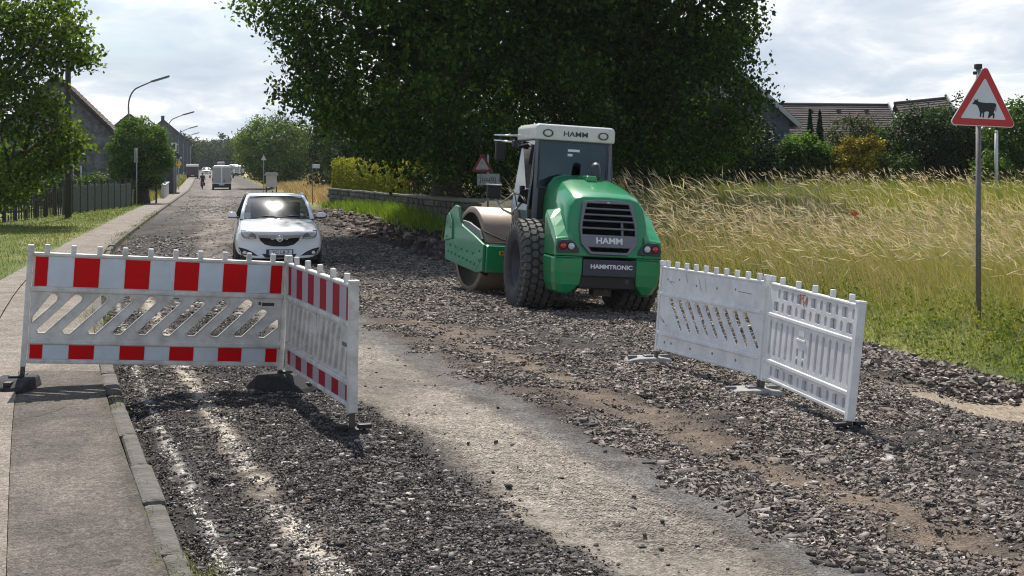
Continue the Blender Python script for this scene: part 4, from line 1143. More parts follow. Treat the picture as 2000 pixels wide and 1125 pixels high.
def wind(n, s, sd=.25):
    d = np.stack([-np.abs(rng.normal(s, sd * .8, n)), rng.normal(0, sd, n)], 1); return d
xl = lambda Y: K(Y) + RF(Y) - .05
xr = lambda Y: .385 * Y + 2.0
def f_field(X, Y):
    d = X - K(Y) - RF(Y)
    return sstep(-.05, .5, d) * np.where((Y > 33) & (X < .02 * Y - .2), 0, 1)
X, Y = pick(128000, f_field, 9.5, 64, xl, lambda Y: xr(Y) + 3 * (Y < 18), .95)
d = X - K(Y) - RF(Y); nz = fbm(X * .35, Y * .35, 3, 91); h = (.16 + .46 * sstep(1.0, 3.2, d + (nz - .5) * 2)) * rng.uniform(.5, 1.3, len(X)) * (.6 + .8 * nz)
wd_ = np.maximum(.007, Y * .00042)
green = sstep(.48, .60, fbm(X * .3 + 4, Y * .22, 3, 93)) * .6 + .8 * (1 - sstep(.6, 2.0, d)) + .6 * sstep(38, 50, Y) + .25 * (fbm(X * 2.2, Y * 2.2, 2, 94) > .55)
gsel = rng.uniform(0, 1, len(X)) < np.clip(green * .8 + .20, 0, 1)
for sel, pal, pw in ((gsel, [(.12, .20, .020), (.18, .25, .030), (.24, .29, .048), (.07, .12, .016)], [3, 3, 2.5, 1.2]), (~gsel, [(.43, .37, .15), (.34, .33, .10), (.52, .44, .23), (.25, .30, .06), (.13, .14, .045)], [3, 3, 1.5, 3, 1.2])):
    blades('meadow_grass', X[sel], Y[sel], h[sel], wind(sel.sum(), .16, .42) * h[sel][:, None] * 1.2, wd_[sel], pal, pw, 'blade')
# leaning, broken stems that cross each other, and leafy weeds at the edge
X, Y = pick(9000, f_field, 14.2, 30, xl, xr, .7)
h = rng.uniform(.30, .95, len(X)) * sstep(-.1, 1.6, X - K(Y) - RF(Y))
blades('meadow_stems', X, Y, h, rng.normal(0, .55, (len(X), 2)) * h[:, None] - np.array([.12, 0]), np.maximum(.0045, Y * .00028), [(.42, .38, .16), (.30, .31, .09), (.50, .45, .24)], [3, 3, 1], 'straw')
X, Y = pick(3000, lambda x, y: f_field(x, y) * (1 - sstep(.6, 3.8, x - K(y) - RF(y))) * (fbm(x * 1.3, y * 1.3, 3, 96) > .5), 14.2, 24, xl, xr, .8)
Pl = np.stack([X, Y, terrain_z(X - K(Y), Y)], 1); Pl = np.repeat(Pl, 6, 0) + rng.normal(0, 1, (len(X) * 6, 3)) * np.array([.07, .07, .0]); Pl[:, 2] += rng.uniform(.02, .30, len(Pl))
V, F = leaf_quads(Pl, .062, .9, .2, .42); wl_ = np_mesh('leafy_weeds', V, F, M['leaf'], colors=leaf_cols(len(F), [(.11, .17, .022), (.16, .21, .03), (.07, .12, .018)], [2, 2, 1.5])); tag(wl_, kind='stuff')
# tall seeding stalks, combed by the wind towards the road
X, Y = pick(17000, lambda x, y: f_field(x, y) * np.maximum(sstep(1.6, 3.4, x - K(y) - RF(y)), sstep(18.5, 20.5, y) * sstep(.2, .8, x - K(y) - RF(y))) * np.maximum(.14 + .9 * sstep(.42, .62, fbm(x * .3, y * .3, 3, 95)), .95 * (1 - sstep(3, 6, x - K(y) - RF(y))) * sstep(19, 21, y)) * (1.0 - .8 * sstep(36, 50, y)), 15.5, 60, xl, xr, .8)
n = len(X); near_left = 1 - sstep(2.5, 6.5, X - K(Y) - RF(Y)); h = rng.uniform(.72, 1.12, n) * (1 + .42 * near_left * sstep(20, 25, Y) * rng.uniform(0, 1, n))
X2, Y2 = pick(900, lambda x, y: f_field(x, y) * (1 - sstep(4.5, 8.5, x - K(y) - RF(y))), 23, 36, lambda Y: np.maximum(xl(Y), .03 * Y), lambda Y: xl(Y) + 8.5)
h2 = rng.uniform(1.25, 1.85, len(X2))
def stalks(name, hname, X, Y, h, lean, wf, hf):
    n = len(X); ln = wind(n, lean, .20) * h[:, None]
    so_, m1, tp = blades(name, X, Y, h, ln, np.maximum(.0045, Y * .00026 * wf), [(.46, .38, .19), (.37, .32, .14), (.28, .28, .09)], [3, 2, 1], 'straw')
    dirv = tp - m1; dirv /= np.linalg.norm(dirv, axis=1)[:, None]; dirv[:, 2] -= rng.uniform(-.3, .8, n); dirv += rng.normal(0, .22, dirv.shape); dirv /= np.linalg.norm(dirv, axis=1)[:, None]
    L = rng.uniform(.12, .24, n)[:, None] * hf; s_ = np.cross(dirv, rng.normal(0, 1, (n, 3))); s_ /= np.linalg.norm(s_, axis=1)[:, None]; wv = np.maximum(.007, Y * .00032)[:, None]
    V = np.stack([tp - dirv * .04, tp + dirv * L * .45 + s_ * wv, tp + dirv * L, tp + dirv * L * .45 - s_ * wv], 1).reshape(-1, 3)
    hd = np_mesh(hname, V, np.arange(4 * n).reshape(n, 4), M['straw'], colors=leaf_cols(n, [(.66, .57, .38), (.57, .48, .30), (.70, .62, .45), (.50, .38, .27)], [3, 3, 1, 1.5])); tag(hd, kind='stuff')
stalks('meadow_stalks', 'seed_heads', X, Y, h, .42, 1, 1)
stalks('tall_stalks', 'tall_seed_heads', X2, Y2, h2, .50, 1.2, 1.5)
# pale dry meadow further down on the right
X, Y = pick(26000, lambda x, y: sstep(.3, 1.2, x - K(y) - RF(y)), 70, 230, lambda Y: K(Y) + RF(Y) - .1, lambda Y: K(Y) + RF(Y) + 11, .8)
h = rng.uniform(.45, .95, len(X)) * np.clip((X - K(Y) - RF(Y)) * .8, .25, 1)
blades('dry_meadow', X, Y, h, wind(len(X), .25) * h[:, None], np.maximum(.03, Y * .0006), [(.50, .38, .19), (.42, .31, .15), (.30, .27, .09), (.12, .15, .04)], [4, 3, 1.2, .8], 'straw')
# grass strip in front of the wall
def wall_x(y): return -8.75 + (67.5 - y) * (7.75 / 30.7) - .2
X, Y = pick(26000, lambda x, y: sstep(.45, .95, x - K(y) - RF(y) + (fbm(x, y, 3, 97) - .5) * .8) * (x < wall_x(y)), 36, 69, lambda Y: K(Y) + RF(Y), lambda Y: K(Y) + RF(Y) + 3.0)
h = rng.uniform(.12, .42, len(X))
blades('verge_grass', X, Y, h, wind(len(X), .1, .3) * h[:, None], np.maximum(.010, Y * .00045), [(.12, .22, .022), (.17, .27, .03), (.22, .27, .06)], [3, 3, 1], 'blade')
# left verge between fence and pavement
def f_left(x, y):
    r = x - K(y); edge = np.interp(y, [12, 15, 20, 26, 31.6, 400], [-2.72, -2.22, -1.76, -1.48, -1.28, -1.26])
    return (1 - sstep(-.22, .0, r - edge + (fbm(x * 2, y * 2, 2, 99) - .5) * .25))
X, Y = pick(36000, f_left, 14, 90, lambda Y: K(Y) - 5.5, lambda Y: K(Y) - 1.2, .8)
h = rng.uniform(.03, .10, len(X)) * (1 + 1.2 * (rng.uniform(0, 1, len(X)) < .12))
blades('verge_grass', X, Y, h, wind(len(X), .1, .4) * h[:, None], np.maximum(.007, Y * .00042), [(.13, .19, .026), (.18, .23, .036), (.27, .27, .09), (.08, .14, .02)], [3, 3, 1.5, 1.5], 'blade')
X, Y = pick(9000, lambda x, y: f_left(x, y) * .8, 84, 250, lambda Y: K(Y) - 4.5, lambda Y: K(Y) - 1.3, .9)
h = rng.uniform(.15, .6, len(X))
blades('roadside_grass', X, Y, h, wind(len(X), .15, .3) * h[:, None], np.maximum(.03, Y * .0006), [(.10, .15, .03), (.34, .28, .13), (.20, .19, .06)], [3, 2, 1], 'blade')
# weeds in the kerb joints and along the dug edge beyond the barrier
X, Y = pick(17000, lambda x, y: (fbm(x * .9, y * .9, 3, 105) > .50) * np.exp(-((x - K(y) + .12) / .15) ** 2), 13.2, 60, lambda Y: K(Y) - .5, lambda Y: K(Y) + .35)
h = rng.uniform(.04, .17, len(X))
blades('kerb_weeds', X, Y, h, wind(len(X), .05, .5) * h[:, None], np.maximum(.006, Y * .0004), [(.10, .15, .025), (.16, .17, .05), (.30, .24, .10)], [3, 2, 1], 'blade',
       zf=lambda x, y: HS(y) - .05)
wx, wy = [], []
for (px, py, k, sp) in ((236, 780, 34, .06), (262, 925, 40, .05), (285, 1000, 44, .05), (318, 1090, 34, .05), (392, 1098, 120, .09), (268, 955, 16, .03), (212, 800, 12, .05), (380, 1120, 60, .08)):
    Yq = (CAM_H - .29) * FOC / (py - 322); Xq = Xat(px, Yq)
    wx.append(rng.normal(Xq, sp * .8, k)); wy.append(rng.normal(Yq, sp * 1.8, k))
X, Y = np.concatenate(wx), np.concatenate(wy); h = rng.uniform(.02, .07, len(X))
blades('kerb_weeds', X, Y, h, wind(len(X), .02, .8) * h[:, None], np.full(len(X), .006), [(.10, .16, .02), (.18, .20, .05), (.07, .12, .02)], [3, 2, 2], 'blade', zf=lambda x, y: HS(y) - .01 - .1 * (x > K(y)))
# poppy
pp = P(1669, 420, 24.0); z0 = gz(pp.x, 24.0)
pr = empty('poppy', (pp.x, 24, z0), 0, 'single red poppy in the meadow left of the cow sign post', 'flower')
MB().tube([(0, 0, 0), (.02, 0, .6), (0, 0, pp.z - z0)], .006, 6).build('stem', M['wood_green'], pr)
for k in range(4):
    a = k * math.pi / 2; mb = MB(); zt = pp.z - z0; c, s_ = math.cos(a), math.sin(a)
    pts = [(0, 0, zt - .02), (c * .05 - s_ * .05, s_ * .05 + c * .05, zt + .03), (c * .085, s_ * .085, zt + .06), (c * .05 + s_ * .05, s_ * .05 - c * .05, zt + .03), (c * .04, s_ * .04, zt - .005)]
    mb.add(pts, [(0, 3, 4), (0, 4, 1), (4, 3, 2), (4, 2, 1)]); mb.build('petal', M['poppy'], pr)

# ------------------------------------------------------------------ road barriers
def frame3(a, up, o):
    x = Vector(a).normalized(); z = Vector(up); z = (z - x * z.dot(x)).normalized(); y = z.cross(x)
    m = Matrix((x, y, z)).transposed().to_4x4(); m.translation = o
    return m
def rrect(x0, z0, x1, z1, c):
    return [(x0 + c, z0), (x1 - c, z0), (x1, z0 + c), (x1, z1 - c), (x1 - c, z1), (x0 + c, z1), (x0, z1 - c), (x0, z0 + c)]
def oval(x, z, rx, rz, n=10): return [(x + rx * math.cos(2 * math.pi * k / n), z + rz * math.sin(2 * math.pi * k / n)) for k in range(n)]
def panel(label, P0, P1, up, style, group, pegs, plas='plastic'):
    P0 = Vector(P0); P1 = Vector(P1); L = (P1 - P0).length
    root = empty('road_barrier', mat=frame3(P1 - P0, up, P0), label=label, cat='barrier', group=group)
    m = M[plas]
    for x, hw in ((.022, .022), (L - .022, .034 if style in 'BD' else .022)):
        pb = MB().box((x - hw, -hw, .06), (x + hw, hw, 1.02))
        pb.box((x - hw - .004, -hw - .004, 1.0), (x + hw + .004, hw + .004, 1.055 if hw < .03 else 1.025))
        po = pb.build('post', m, root, bevel=.006)
        MB().box((x - .019, -.019, -.06), (x + .019, .019, .06)).build('spike', M['steel_dark'], po, bevel=.004)
    lo, hi = .048, L - .048
    def rail(name, z0, z1, dep, yo=0): return MB().box((lo - .004, yo - dep / 2, z0), (hi + .004, yo + dep / 2, z1)).build(name, m, root, bevel=.009)
    rail('top_rail', .968, .997, .05); rail('bottom_rail', .088, .122, .05)
    rail('ridge', .676, .716, .06); rail('ridge', .248, .290, .06)
    for k in range(pegs):
        x = lo + (hi - lo) * (k + .5 + (.0 if pegs > 6 else .1)) / pegs
        MB().box((x - .021, -.021, .992), (x + .021, .021, 1.062)).build('peg', m, root, bevel=.006)
    if style in 'AB':
        for nm, z0, z1 in (('upper', .722, .962), ('lower', .128, .243)):
            MB().box((lo, -.012, z0 - .006), (hi, .018, z1 + .006)).build('band', m, root)
            n = 10; wdt = (hi - lo - .03) / n; x = lo + .015; e = 0
            for k in range(n + 1):
                wk = wdt / 2 if k in (0, n) else wdt
                red = k % 2 == 0
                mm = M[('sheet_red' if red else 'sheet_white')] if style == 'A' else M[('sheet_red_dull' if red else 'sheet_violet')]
                MB().box((x + .002, -.0155, z0), (x + wk - .002, -.0125, z1)).build('red_stripe' if red else 'white_stripe', mm, root)
                x += wk
    if style == 'A':
        holes = [[(lo + .02, .475), (lo + .02, .42), (lo + .205, .605), (lo + .21, .64), (lo + .185, .664), (lo + .15, .664)]]
        for i in range(9):
            b = .10 + .2 * i
            holes.append([(b, .362), (b + .022, .337), (b + .072, .337), (b + .345, .610), (b + .350, .642), (b + .322, .664), (b + .285, .664)])
        b = .10 + .2 * 9; e = hi - .02
        holes[-1] = [(b - .2, .362), (b - .178, .337), (b - .128, .337), (b + .075, .540), (b + .080, .566), (b + .052, .585), (b + .012, .574)]
        holes.append([(b, .365), (b + .025, .335), (b + .07, .335), (e, .43), (e, .49), (e - .02, .50)])
        plate([(lo, .286), (hi, .286), (hi, .680), (lo, .680)], holes, .032, 'slotted_board', m, root, Matrix.Translation((0, -.016, 0)), bevel=.006)
        for h in holes:   # raised moulded lip round each slot
            mb = MB(); c = Vector((sum(p[0] for p in h) / len(h), sum(p[1] for p in h) / len(h)))
            mb.tube([(p[0], -.017, p[1]) for p in h] + [(h[0][0], -.017, h[0][1])], .006, 5, caps=False); mb.build('slot_lip', m, root)
        MB().box((hi - .22, -.021, .590), (hi - .05, -.0165, .655)).build('maker_plate', M['plastic'], root, bevel=.003)
        t = MB()
        t.box((hi - .205, -.0235, .618), (hi - .185, -.0212, .645)); t.box((hi - .175, -.0235, .612), (hi - .07, -.0212, .640))
        t.build('maker_mark', M['letter_dark'], root)
    elif style == 'B':
        MB().box((lo, -.010, .284), (hi, .014, .682)).build('ribbed_board', m, root)
        for i in range(13):
            x = .10 + .152 * i
            z1 = .655 if not (5 <= i <= 6 or i >= 11) else .52
            x1 = x + .11 * (z1 - .32) / .33
            if x1 + .03 > hi: continue
            MB().beam((x, -.012, .325), (x1, -.012, z1), .034, .045, up=(0, 1, 0)).build('rib', m, root, bevel=.007)
        MB().box((.88, -.016, .565), (1.02, -.0105, .665)).build('maker_plate', M['plastic'], root, bevel=.003)
        MB().box((1.80, -.014, .52), (1.92, -.0105, .55)).build('maker_mark', M['grey'], root)
    elif style == 'C':
        MB().box((lo, -.013, .71), (hi, .013, .972)).build('band', m, root)
        MB().box((lo, -.013, .118), (hi, .013, .252)).build('band', m, root)
        holes = []
        for i in range(10):
            b = .10 + .2 * i
            if i == 0: h = [(b - .03, .46), (b - .03, .41), (b + .09, .335), (b + .13, .335), (b + .14, .36)]
            else: h = [(b - .19, .662), (b - .215, .64), (b - .21, .605), (b + .06, .335), (b + .11, .335), (b + .135, .365), (b - .13, .662)]
            h = [(p[0] + (.16 if i else 0), p[1]) for p in h]
            if max(p[0] for p in h) < hi - .01: holes.append(h)
        plate([(lo, .286), (hi, .286), (hi, .680), (lo, .680)], holes, .034, 'slotted_board', m, root, Matrix.Translation((0, -.017, 0)), bevel=.006)
        mk = MB()
        for x, z, r in ((.2, .86, .012), (.47, .875, .012), (.86, .84, .012), (1.30, .85, .012), (1.68, .87, .012), (.22, .18, .014), (.38, .185, .014), (.82, .18, .014), (1.3, .19, .014), (1.78, .185, .014)):
            mk.cyl((x, -.016, z), (x, -.0132, z), r, 8)
        tag(mk.build('bolt_holes', M['grey'], root), kind='stuff')
        sc = MB()
        for (x, z, x2, z2) in ((.24, .845, .36, .84), (.25, .835, .31, .815), (1.74, .855, 2.0, .85), (.9, .92, .97, .80), (1.05, .93, 1.08, .78), (.60, .95, .66, .86)):
            sc.beam((x, -.0138, z), (x2, -.0138, z2), .006, .0012, up=(0, 1, 0))
        sc.build('scuff_mark', M['grey'], root)
    elif style == 'D':
        for z0, z1, rows_ in ((.716, .968, ((.905, 0), (.785, .5))), (.122, .248, ((.185, .25),))):
            holes = []
            for zc, off in rows_:
                x = lo + .06 - .1 * off
                k = int(off * 2)
                while x < hi - .05:
                    if k % 2 == 0:
                        if x - .065 > lo + .005 and x + .065 < hi - .005: holes.append(rrect(x - .065, zc - .044, x + .065, zc + .044, .018))
                        x += .165
                    else:
                        if x - .03 > lo + .005 and x + .03 < hi - .005: holes.append(oval(x, zc, .030, .048))
                        x += .165
                    k += 1
            plate([(lo, z0), (hi, z0), (hi, z1), (lo, z1)], holes, .03, 'hole_band', m, root, Matrix.Translation((0, -.020, 0)), bevel=.005)
            MB().box((lo, .0145, z0), (hi, .022, z1)).build('band', m, root)
        holes = []
        for i in range(14):
            x = .14 + .138 * i
            if i in (5, 6): holes.append(oval(x, .44, .028, .04)); holes.append(rrect(x - .024, .325, x + .024, .385, .02)); continue
            holes.append(rrect(x - .026, .32, x + .026, .655, .025))
        plate([(lo, .286), (hi, .286), (hi, .680), (lo, .680)], holes, .03, 'ribbed_board', m, root, Matrix.Translation((0, -.020, 0)), bevel=.006)
        MB().box((lo, .0145, .286), (hi, .022, .680)).build('band', m, root)
        MB().box((.80, -.028, .545), (1.0, -.021, .565)).box((.83, -.026, .59), (.97, -.021, .645)).build('maker_mark', m, root, bevel=.003)
        sp = MB()
        for (x, z, x2, z2) in ((.78, .955, .80, .90), (.80, .90, .86, .94), (.86, .94, .87, .86), (.87, .86, .93, .93), (.82, .95, .90, .955), (.93, .93, .94, .87)):
            sp.beam((x, -.0215, z), (x2, -.0215, z2), .012, .002, up=(0, 1, 0))
        sp.build('spray_mark', M['spray'], root)
    return root
M['spray'] = simple('orange marking spray', (.50, .17, .08), .8, var=.2)
GL, GR = 'red and white barrier panels on the left', 'white barrier panels on the right'
panel('long white barrier panel with wide red stripes and slanted open slots', (-4.008, 11.25, .40), (-1.995, 12.0, .262), (.085, 0, 1.05), 'A', GL, 10)
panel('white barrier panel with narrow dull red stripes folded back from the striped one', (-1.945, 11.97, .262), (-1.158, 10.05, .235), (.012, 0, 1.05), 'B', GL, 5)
panel('scuffed white barrier panel with slanted slots standing nearest the road roller', (1.576, 15.2, -.005), (2.350, 13.08, .005), (.095, 0, 1.05), 'C', GR, 10, 'plastic_used')
panel('white barrier panel with rows of square and oval holes nearest the cow sign', (2.352, 13.045, .005), (2.700, 11.05, -.01), (.110, 0, 1.05), 'D', GR, 5, 'plastic_used')
def foot(label, x, y, rz, mat, L=.8, Wd=.40, H=.11, tilt=0):
    z = float(road_z(np.array(x - K(y)), np.array(y))) if x - K(y) > 0 else float(HS(y))
    r = empty('barrier_block', (x, y, z - .01), rz, label, 'barrier foot', 'barrier foot plates')
    r.rotation_euler = (0, tilt, rz)
    h = Wd / 2
    secs = []
    for t, s, zz in ((-L / 2, .72, .02), (-L / 2 + .02, .80, .05), (-L / 4, 1, H), (L / 4, 1, H), (L / 2 - .02, .80, .05), (L / 2, .72, .02)):
        secs.append([(t, -h * s, 0), (t, h * s, 0), (t, h * s * .86, zz), (t, -h * s * .86, zz)])
    MB().loft(secs, smooth=False).build('plate', M[mat], r, bevel=.012)
    MB().box((-.05, -.05, H - .01), (.05, .05, H + .02)).build('socket', M['darker' if mat == 'foot' else 'grey'], r, bevel=.008)
    for sx in (-1, 1): MB().box((sx * L * .36 - .05, -.03, .085 - .03), (sx * L * .36 + .05, .03, .088)).build('grip', M['darker' if mat == 'foot' else 'grey'], r, bevel=.006)
    return r
foot('black rubber foot plate where the two striped panels meet', -1.97, 12.0, R(-28), 'foot', .62, .46, .15)
foot('black rubber foot plate on the pavement under the striped panel', -4.02, 11.2, R(95), 'foot', .60, .34, .09)
foot('dusty grey foot plate at the roller end of the white panels', 1.50, 15.24, R(12), 'foot_dusty', .50, .34, .07)
foot('dusty pale foot plate where the two white panels meet', 2.26, 13.05, R(8), 'foot_dusty', .56, .36, .07)
foot('dark foot half buried in gravel under the nearest end of the white panels', 2.70, 11.05, R(20), 'foot', .26, .16, .04)
foot('dark foot half buried in millings under the nearest end of the red striped panels', -1.158, 10.05, R(20), 'foot', .24, .15, .04)

# ------------------------------------------------------------------ signs and posts
def decal(poly, y, t, name, mat, parent, mtx=None, bevel=0):
    mb = MB(); mb.prism(poly, y - t, y, 'y'); return mb.build(name, mat, parent, mat=mtx, bevel=bevel)
def rtri(s, h, r, cx=0, cz=0, n=5):
    """upright triangle with rounded corners, base s, height h"""
    pts = [Vector((-s / 2, 0)), Vector((s / 2, 0)), Vector((0, h))]; out_ = []
    for i in range(3):
        p, a, b = pts[i], pts[i - 1], pts[(i + 1) % 3]
        da, db = (a - p).normalized(), (b - p).normalized(); half = da.angle(db) / 2; d = r / math.tan(half); c = p + (da + db).normalized() * (r / math.sin(half))
        s0, s1 = p + da * d - c, p + db * d - c
        for k in range(n + 1):
            v = s0.lerp(s1, k / n).normalized() * r + c; out_.append((v.x + cx, v.y + cz))
    return out_
Ys = 17.1; b = P(1911, 648, Ys); zb = gz(b.x, Ys)
cs = empty('warning_sign', (b.x, Ys, zb), R(4), 'red bordered triangular warning sign with a black cow on a grey steel post', 'road sign')
zt = P(0, 130, Ys).z - zb
MB().tube([(0, 0, -.2), (0, 0, zt - .74)], .033, 14).build('post', M['pole_dark'], cs)
MB().tube([(.0, 0, zt - .74), (.0, 0, zt - .02)], .031, 14).build('post_top', M['galv'], cs)
MB().box((-.045, -.05, zt - .03), (.03, .03, zt + .03)).box((-.065, -.02, zt - .10), (-.02, .02, zt - .06)).build('clamp', M['darker'], cs, bevel=.006)
rot = Matrix.Translation((.030, 0, zt - .742)) @ Matrix.Rotation(R(2.6), 4, 'Y')
mb = MB(); mb.prism(rtri(.86, .775, .045), -.062, -.040, 'y'); mb.build('sign_plate', M['sign_white'], cs, mat=rot, bevel=.004)
mb = MB(); mb.prism(rtri(.835, .75, .040, 0, .010), -.0645, -.0625, 'y'); mb.build('red_border', M['sign_red'], cs, mat=rot)
mb = MB(); mb.prism(rtri(.575, .508, .012, 0, .092), -.0672, -.0650, 'y'); mb.build('white_field', M['sign_white'], cs, mat=rot)
cow = [(1646, 425), (1656, 418), (1660, 408), (1654, 398), (1664, 404), (1672, 402), (1684, 396), (1680, 406), (1690, 415), (1712, 418), (1740, 420), (1770, 418), (1796, 419), (1803, 424), (1806, 440), (1807, 470), (1803, 474), (1801, 445), (1798, 440),
       (1797, 462), (1790, 478), (1797, 492), (1796, 516), (1786, 518), (1786, 495), (1776, 480), (1778, 478), (1768, 497), (1764, 517), (1754, 519), (1756, 496), (1760, 480), (1752, 474), (1736, 476), (1728, 482), (1727, 515), (1717, 516), (1718, 488), (1712, 482), (1710, 497), (1708, 512), (1698, 513), (1700, 485),
       (1694, 470), (1688, 452), (1680, 440), (1668, 432), (1652, 433)]
cowp = [((x - 1724) / 525.6, (540 - y) / 525.6 + .062) for x, y in cow]
mb = MB(); mb.prism(cowp, -.0700, -.0678, 'y'); mb.build('cow_symbol', M['black'], cs, mat=rot)
def post_sign(name, label, px, pbot, Y, ptop, r=.03, mat='galv'):
    x = Xat(px, Y); z = gz(x, Y)
    ro = empty(name, (x, Y, z), 0, label, 'road sign'); h = CAM_H - (ptop - 322) * Y / FOC - z
    MB().tube([(0, 0, -.2), (0, 0, h)], r, 10).build('post', M[mat], ro); return ro, h
# shaded sign pair behind the roller's drum
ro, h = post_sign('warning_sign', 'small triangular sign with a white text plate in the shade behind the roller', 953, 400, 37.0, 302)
mb = MB(); mb.prism(rtri(.60, .52, .04, -.15, h - .46), -.06, -.045, 'y'); mb.build('red_border', M['sign_dimmed_red'], ro)
mb = MB(); mb.prism(rtri(.38, .33, .02, -.15, h - .40), -.066, -.061, 'y'); mb.build('white_field', M['sign_dimmed'], ro)
MB().box((-.29, -.06, h - .82), (.31, -.045, h - .51)).build('text_plate', M['sign_dimmed'], ro, bevel=.004)
mb = MB()
for x, z0, z1 in ((-.20, .62, .75), (-.15, .62, .70), (-.10, .62, .70), (-.05, .60, .70), (.0, .62, .70), (.05, .62, .75), (.10, .60, .70), (.15, .62, .72), (.20, .62, .75)):
    mb.box((x - .010, -.064, h - z1), (x + .010, -.0605, h - z0)); mb.box((x - .010, -.064, h - z1), (x + .028, -.0605, h - z1 + .018))
mb.build('text_marks', M['letter_dark'], ro)
# right verge far: street name sign, notice board, marker post
ro, h = post_sign('street_sign', 'small white street name plate on a thin post in the dry meadow', 610, 392, 78, 321, .025, 'pole_dark')
MB().box((0, -.02, h - .22), (.42, .01, h)).build('name_plate', M['sign_white'], ro, bevel=.006)
x = Xat(530, 118); z = gz(x, 118); nb = empty('notice_board', (x, 118, z), R(10), 'small roofed white notice board at the edge of the dry meadow', 'notice board')
MB().box((-.45, -.05, .75), (.45, .05, 1.75)).build('board', M['plaster'], nb)
for s in (-1, 1): MB().box((s * .42 - .05, -.06, -.1), (s * .42 + .05, .06, .75)).build('leg', M['wood_dark'], nb)
MB().prism([(-.62, 1.75), (.62, 1.75), (.5, 2.0), (-.5, 2.0)], -.25, .25).build('roof', M['gutter'], nb)
ro, h = post_sign('far_sign', 'little white pointed sign on a post beside the notice board', 515, 350, 125, 303, .03)
mb = MB(); mb.prism(rtri(.5, .45, .04, 0, h - .45), -.05, -.03); mb.build('sign_plate', M['alu'], ro)
x = Xat(555, 88); z = gz(x, 88); dl = empty('marker_post', (x, 88, z), 0, 'short dark marker post at the road edge of the dry meadow', 'post')
MB().box((-.06, -.06, -.1), (.06, .06, .55)).build('stake', M['wood_dark'], dl); MB().box((-.062, -.062, .40), (.062, .062, .48)).build('band', M['sign_white'], dl)
# left side signs
ro, h = post_sign('side_sign', 'narrow sign seen edge on, on a thin post next to the first street lamp', 267, 398, 71, 289, .025)
MB().box((-.07, -.25, h - .75), (-.05, .35, h)).build('sign_plate', M['sign_dimmed'], ro, bevel=.005)
ro, h = post_sign('parking_sign', 'white framed square sign on a post in front of the slate house', 340, 350, 108, 279, .03)
MB().box((-.20, -.05, h - .62), (.20, -.02, h)).build('sign_plate', M['sign_white'], ro, bevel=.006)
MB().box((-.11, -.056, h - .51), (.11, -.051, h - .11)).build('symbol', M['black'], ro)
ro, h = post_sign('yellow_sign', 'small yellow sign at the pavement in front of the slate house', 349, 340, 135, 313, .03)
MB().prism([(-.28, h - .6), (.15, h - .6), (.32, h - .35), (.15, h - .05), (-.28, h - .05)], -.05, -.02).build('sign_plate', M['yellow'], ro)
for px, pt, Y, lab in ((305, 346, 78, 'wooden stake by the pavement right of the ball tree'), (322, 348, 96, 'far wooden stake by the white garden wall')):
    x = Xat(px, Y); z = gz(x, Y); s = empty('wooden_stake', (x, Y, z), 0, lab, 'post', 'stakes by the pavement'); h = CAM_H - (pt - 322) * Y / FOC - z
    MB().tube([(0, 0, -.2), (.01, 0, h)], [.055, .05], 8).build('stake', M['wood_dark'], s); MB().tube([(.01, 0, h - .02), (.01, 0, h + .05)], [.05, .01], 8).build('tip', M['wood_dark'], s)
# white garden wall at the left
gw = empty('garden_wall', (Xat(318, 92), 92, gz(Xat(318, 92), 92)), R(13), 'low white garden wall right of the clipped ball tree', 'wall')
MB().box((-.1, 0, -.2), (.1, 18, .95)).build('wall', M['plaster'], gw); MB().box((-.16, -.05, .95), (.16, 18.05, 1.02)).build('coping', M['gutter'], gw)
# wooden telegraph pole
x = Xat(133, 53); z = gz(x, 53); tp_ = empty('telegraph_pole', (x, 53, z), 0, 'tall dark wooden pole rising from the fence through the tree', 'pole')
MB().tube([(0, 0, -.3), (0, 0, 7.6)], [.13, .10], 12).build('pole', M['wood_dark'], tp_); MB().box((-.45, -.05, 7.0), (.45, .05, 7.1)).build('crossarm', M['wood_dark'], tp_)
wp = empty('white_post', (Xat(1946, 58), 58, gz(Xat(1946, 58), 58)), 0, 'thin white post standing behind the cow sign', 'post')
MB().tube([(0, 0, -.1), (0, 0, 2.5)], [.08, .07], 10).build('post', M['frame_white'], wp); MB().tube([(0, 0, 2.5), (0, 0, 2.58)], [.08, .05], 10).build('cap', M['frame_white'], wp)
# street lamps
def lamp():
    r = empty('street_lamp', (0, 0, 0))
    MB().tube([(0, 0, -.1), (0, 0, 1.2)], .085, 12).build('base', M['galv'], r)
    MB().tube([(0, 0, 1.2), (0, 0, 5.5)], [.065, .05], 12).build('pole', M['pole_dark'], r)
    arc = [(0, 0, 5.5)] + [(.75 - .75 * math.cos(a), 0, 5.5 + 1.15 * math.sin(a)) for a in np.linspace(.1, 1.35, 7)] + [(1.35, 0, 6.95)]
    MB().tube(arc, .042, 10).build('arm', M['pole_dark'], r)
    d = Vector((1.05, 0, .30)); p = Vector((1.30, 0, 6.93))
    hd_ = MB().beam(p, p + d, .13, .11).build('lamp_head', M['grey'], r, bevel=.02)
    MB().beam(p + d * .12 - Vector((0, 0, .07)), p + d * .95 - Vector((0, 0, .07)), .10, .02).build('lens', M['lamp_white'], hd_)
    return r
lp = lamp()
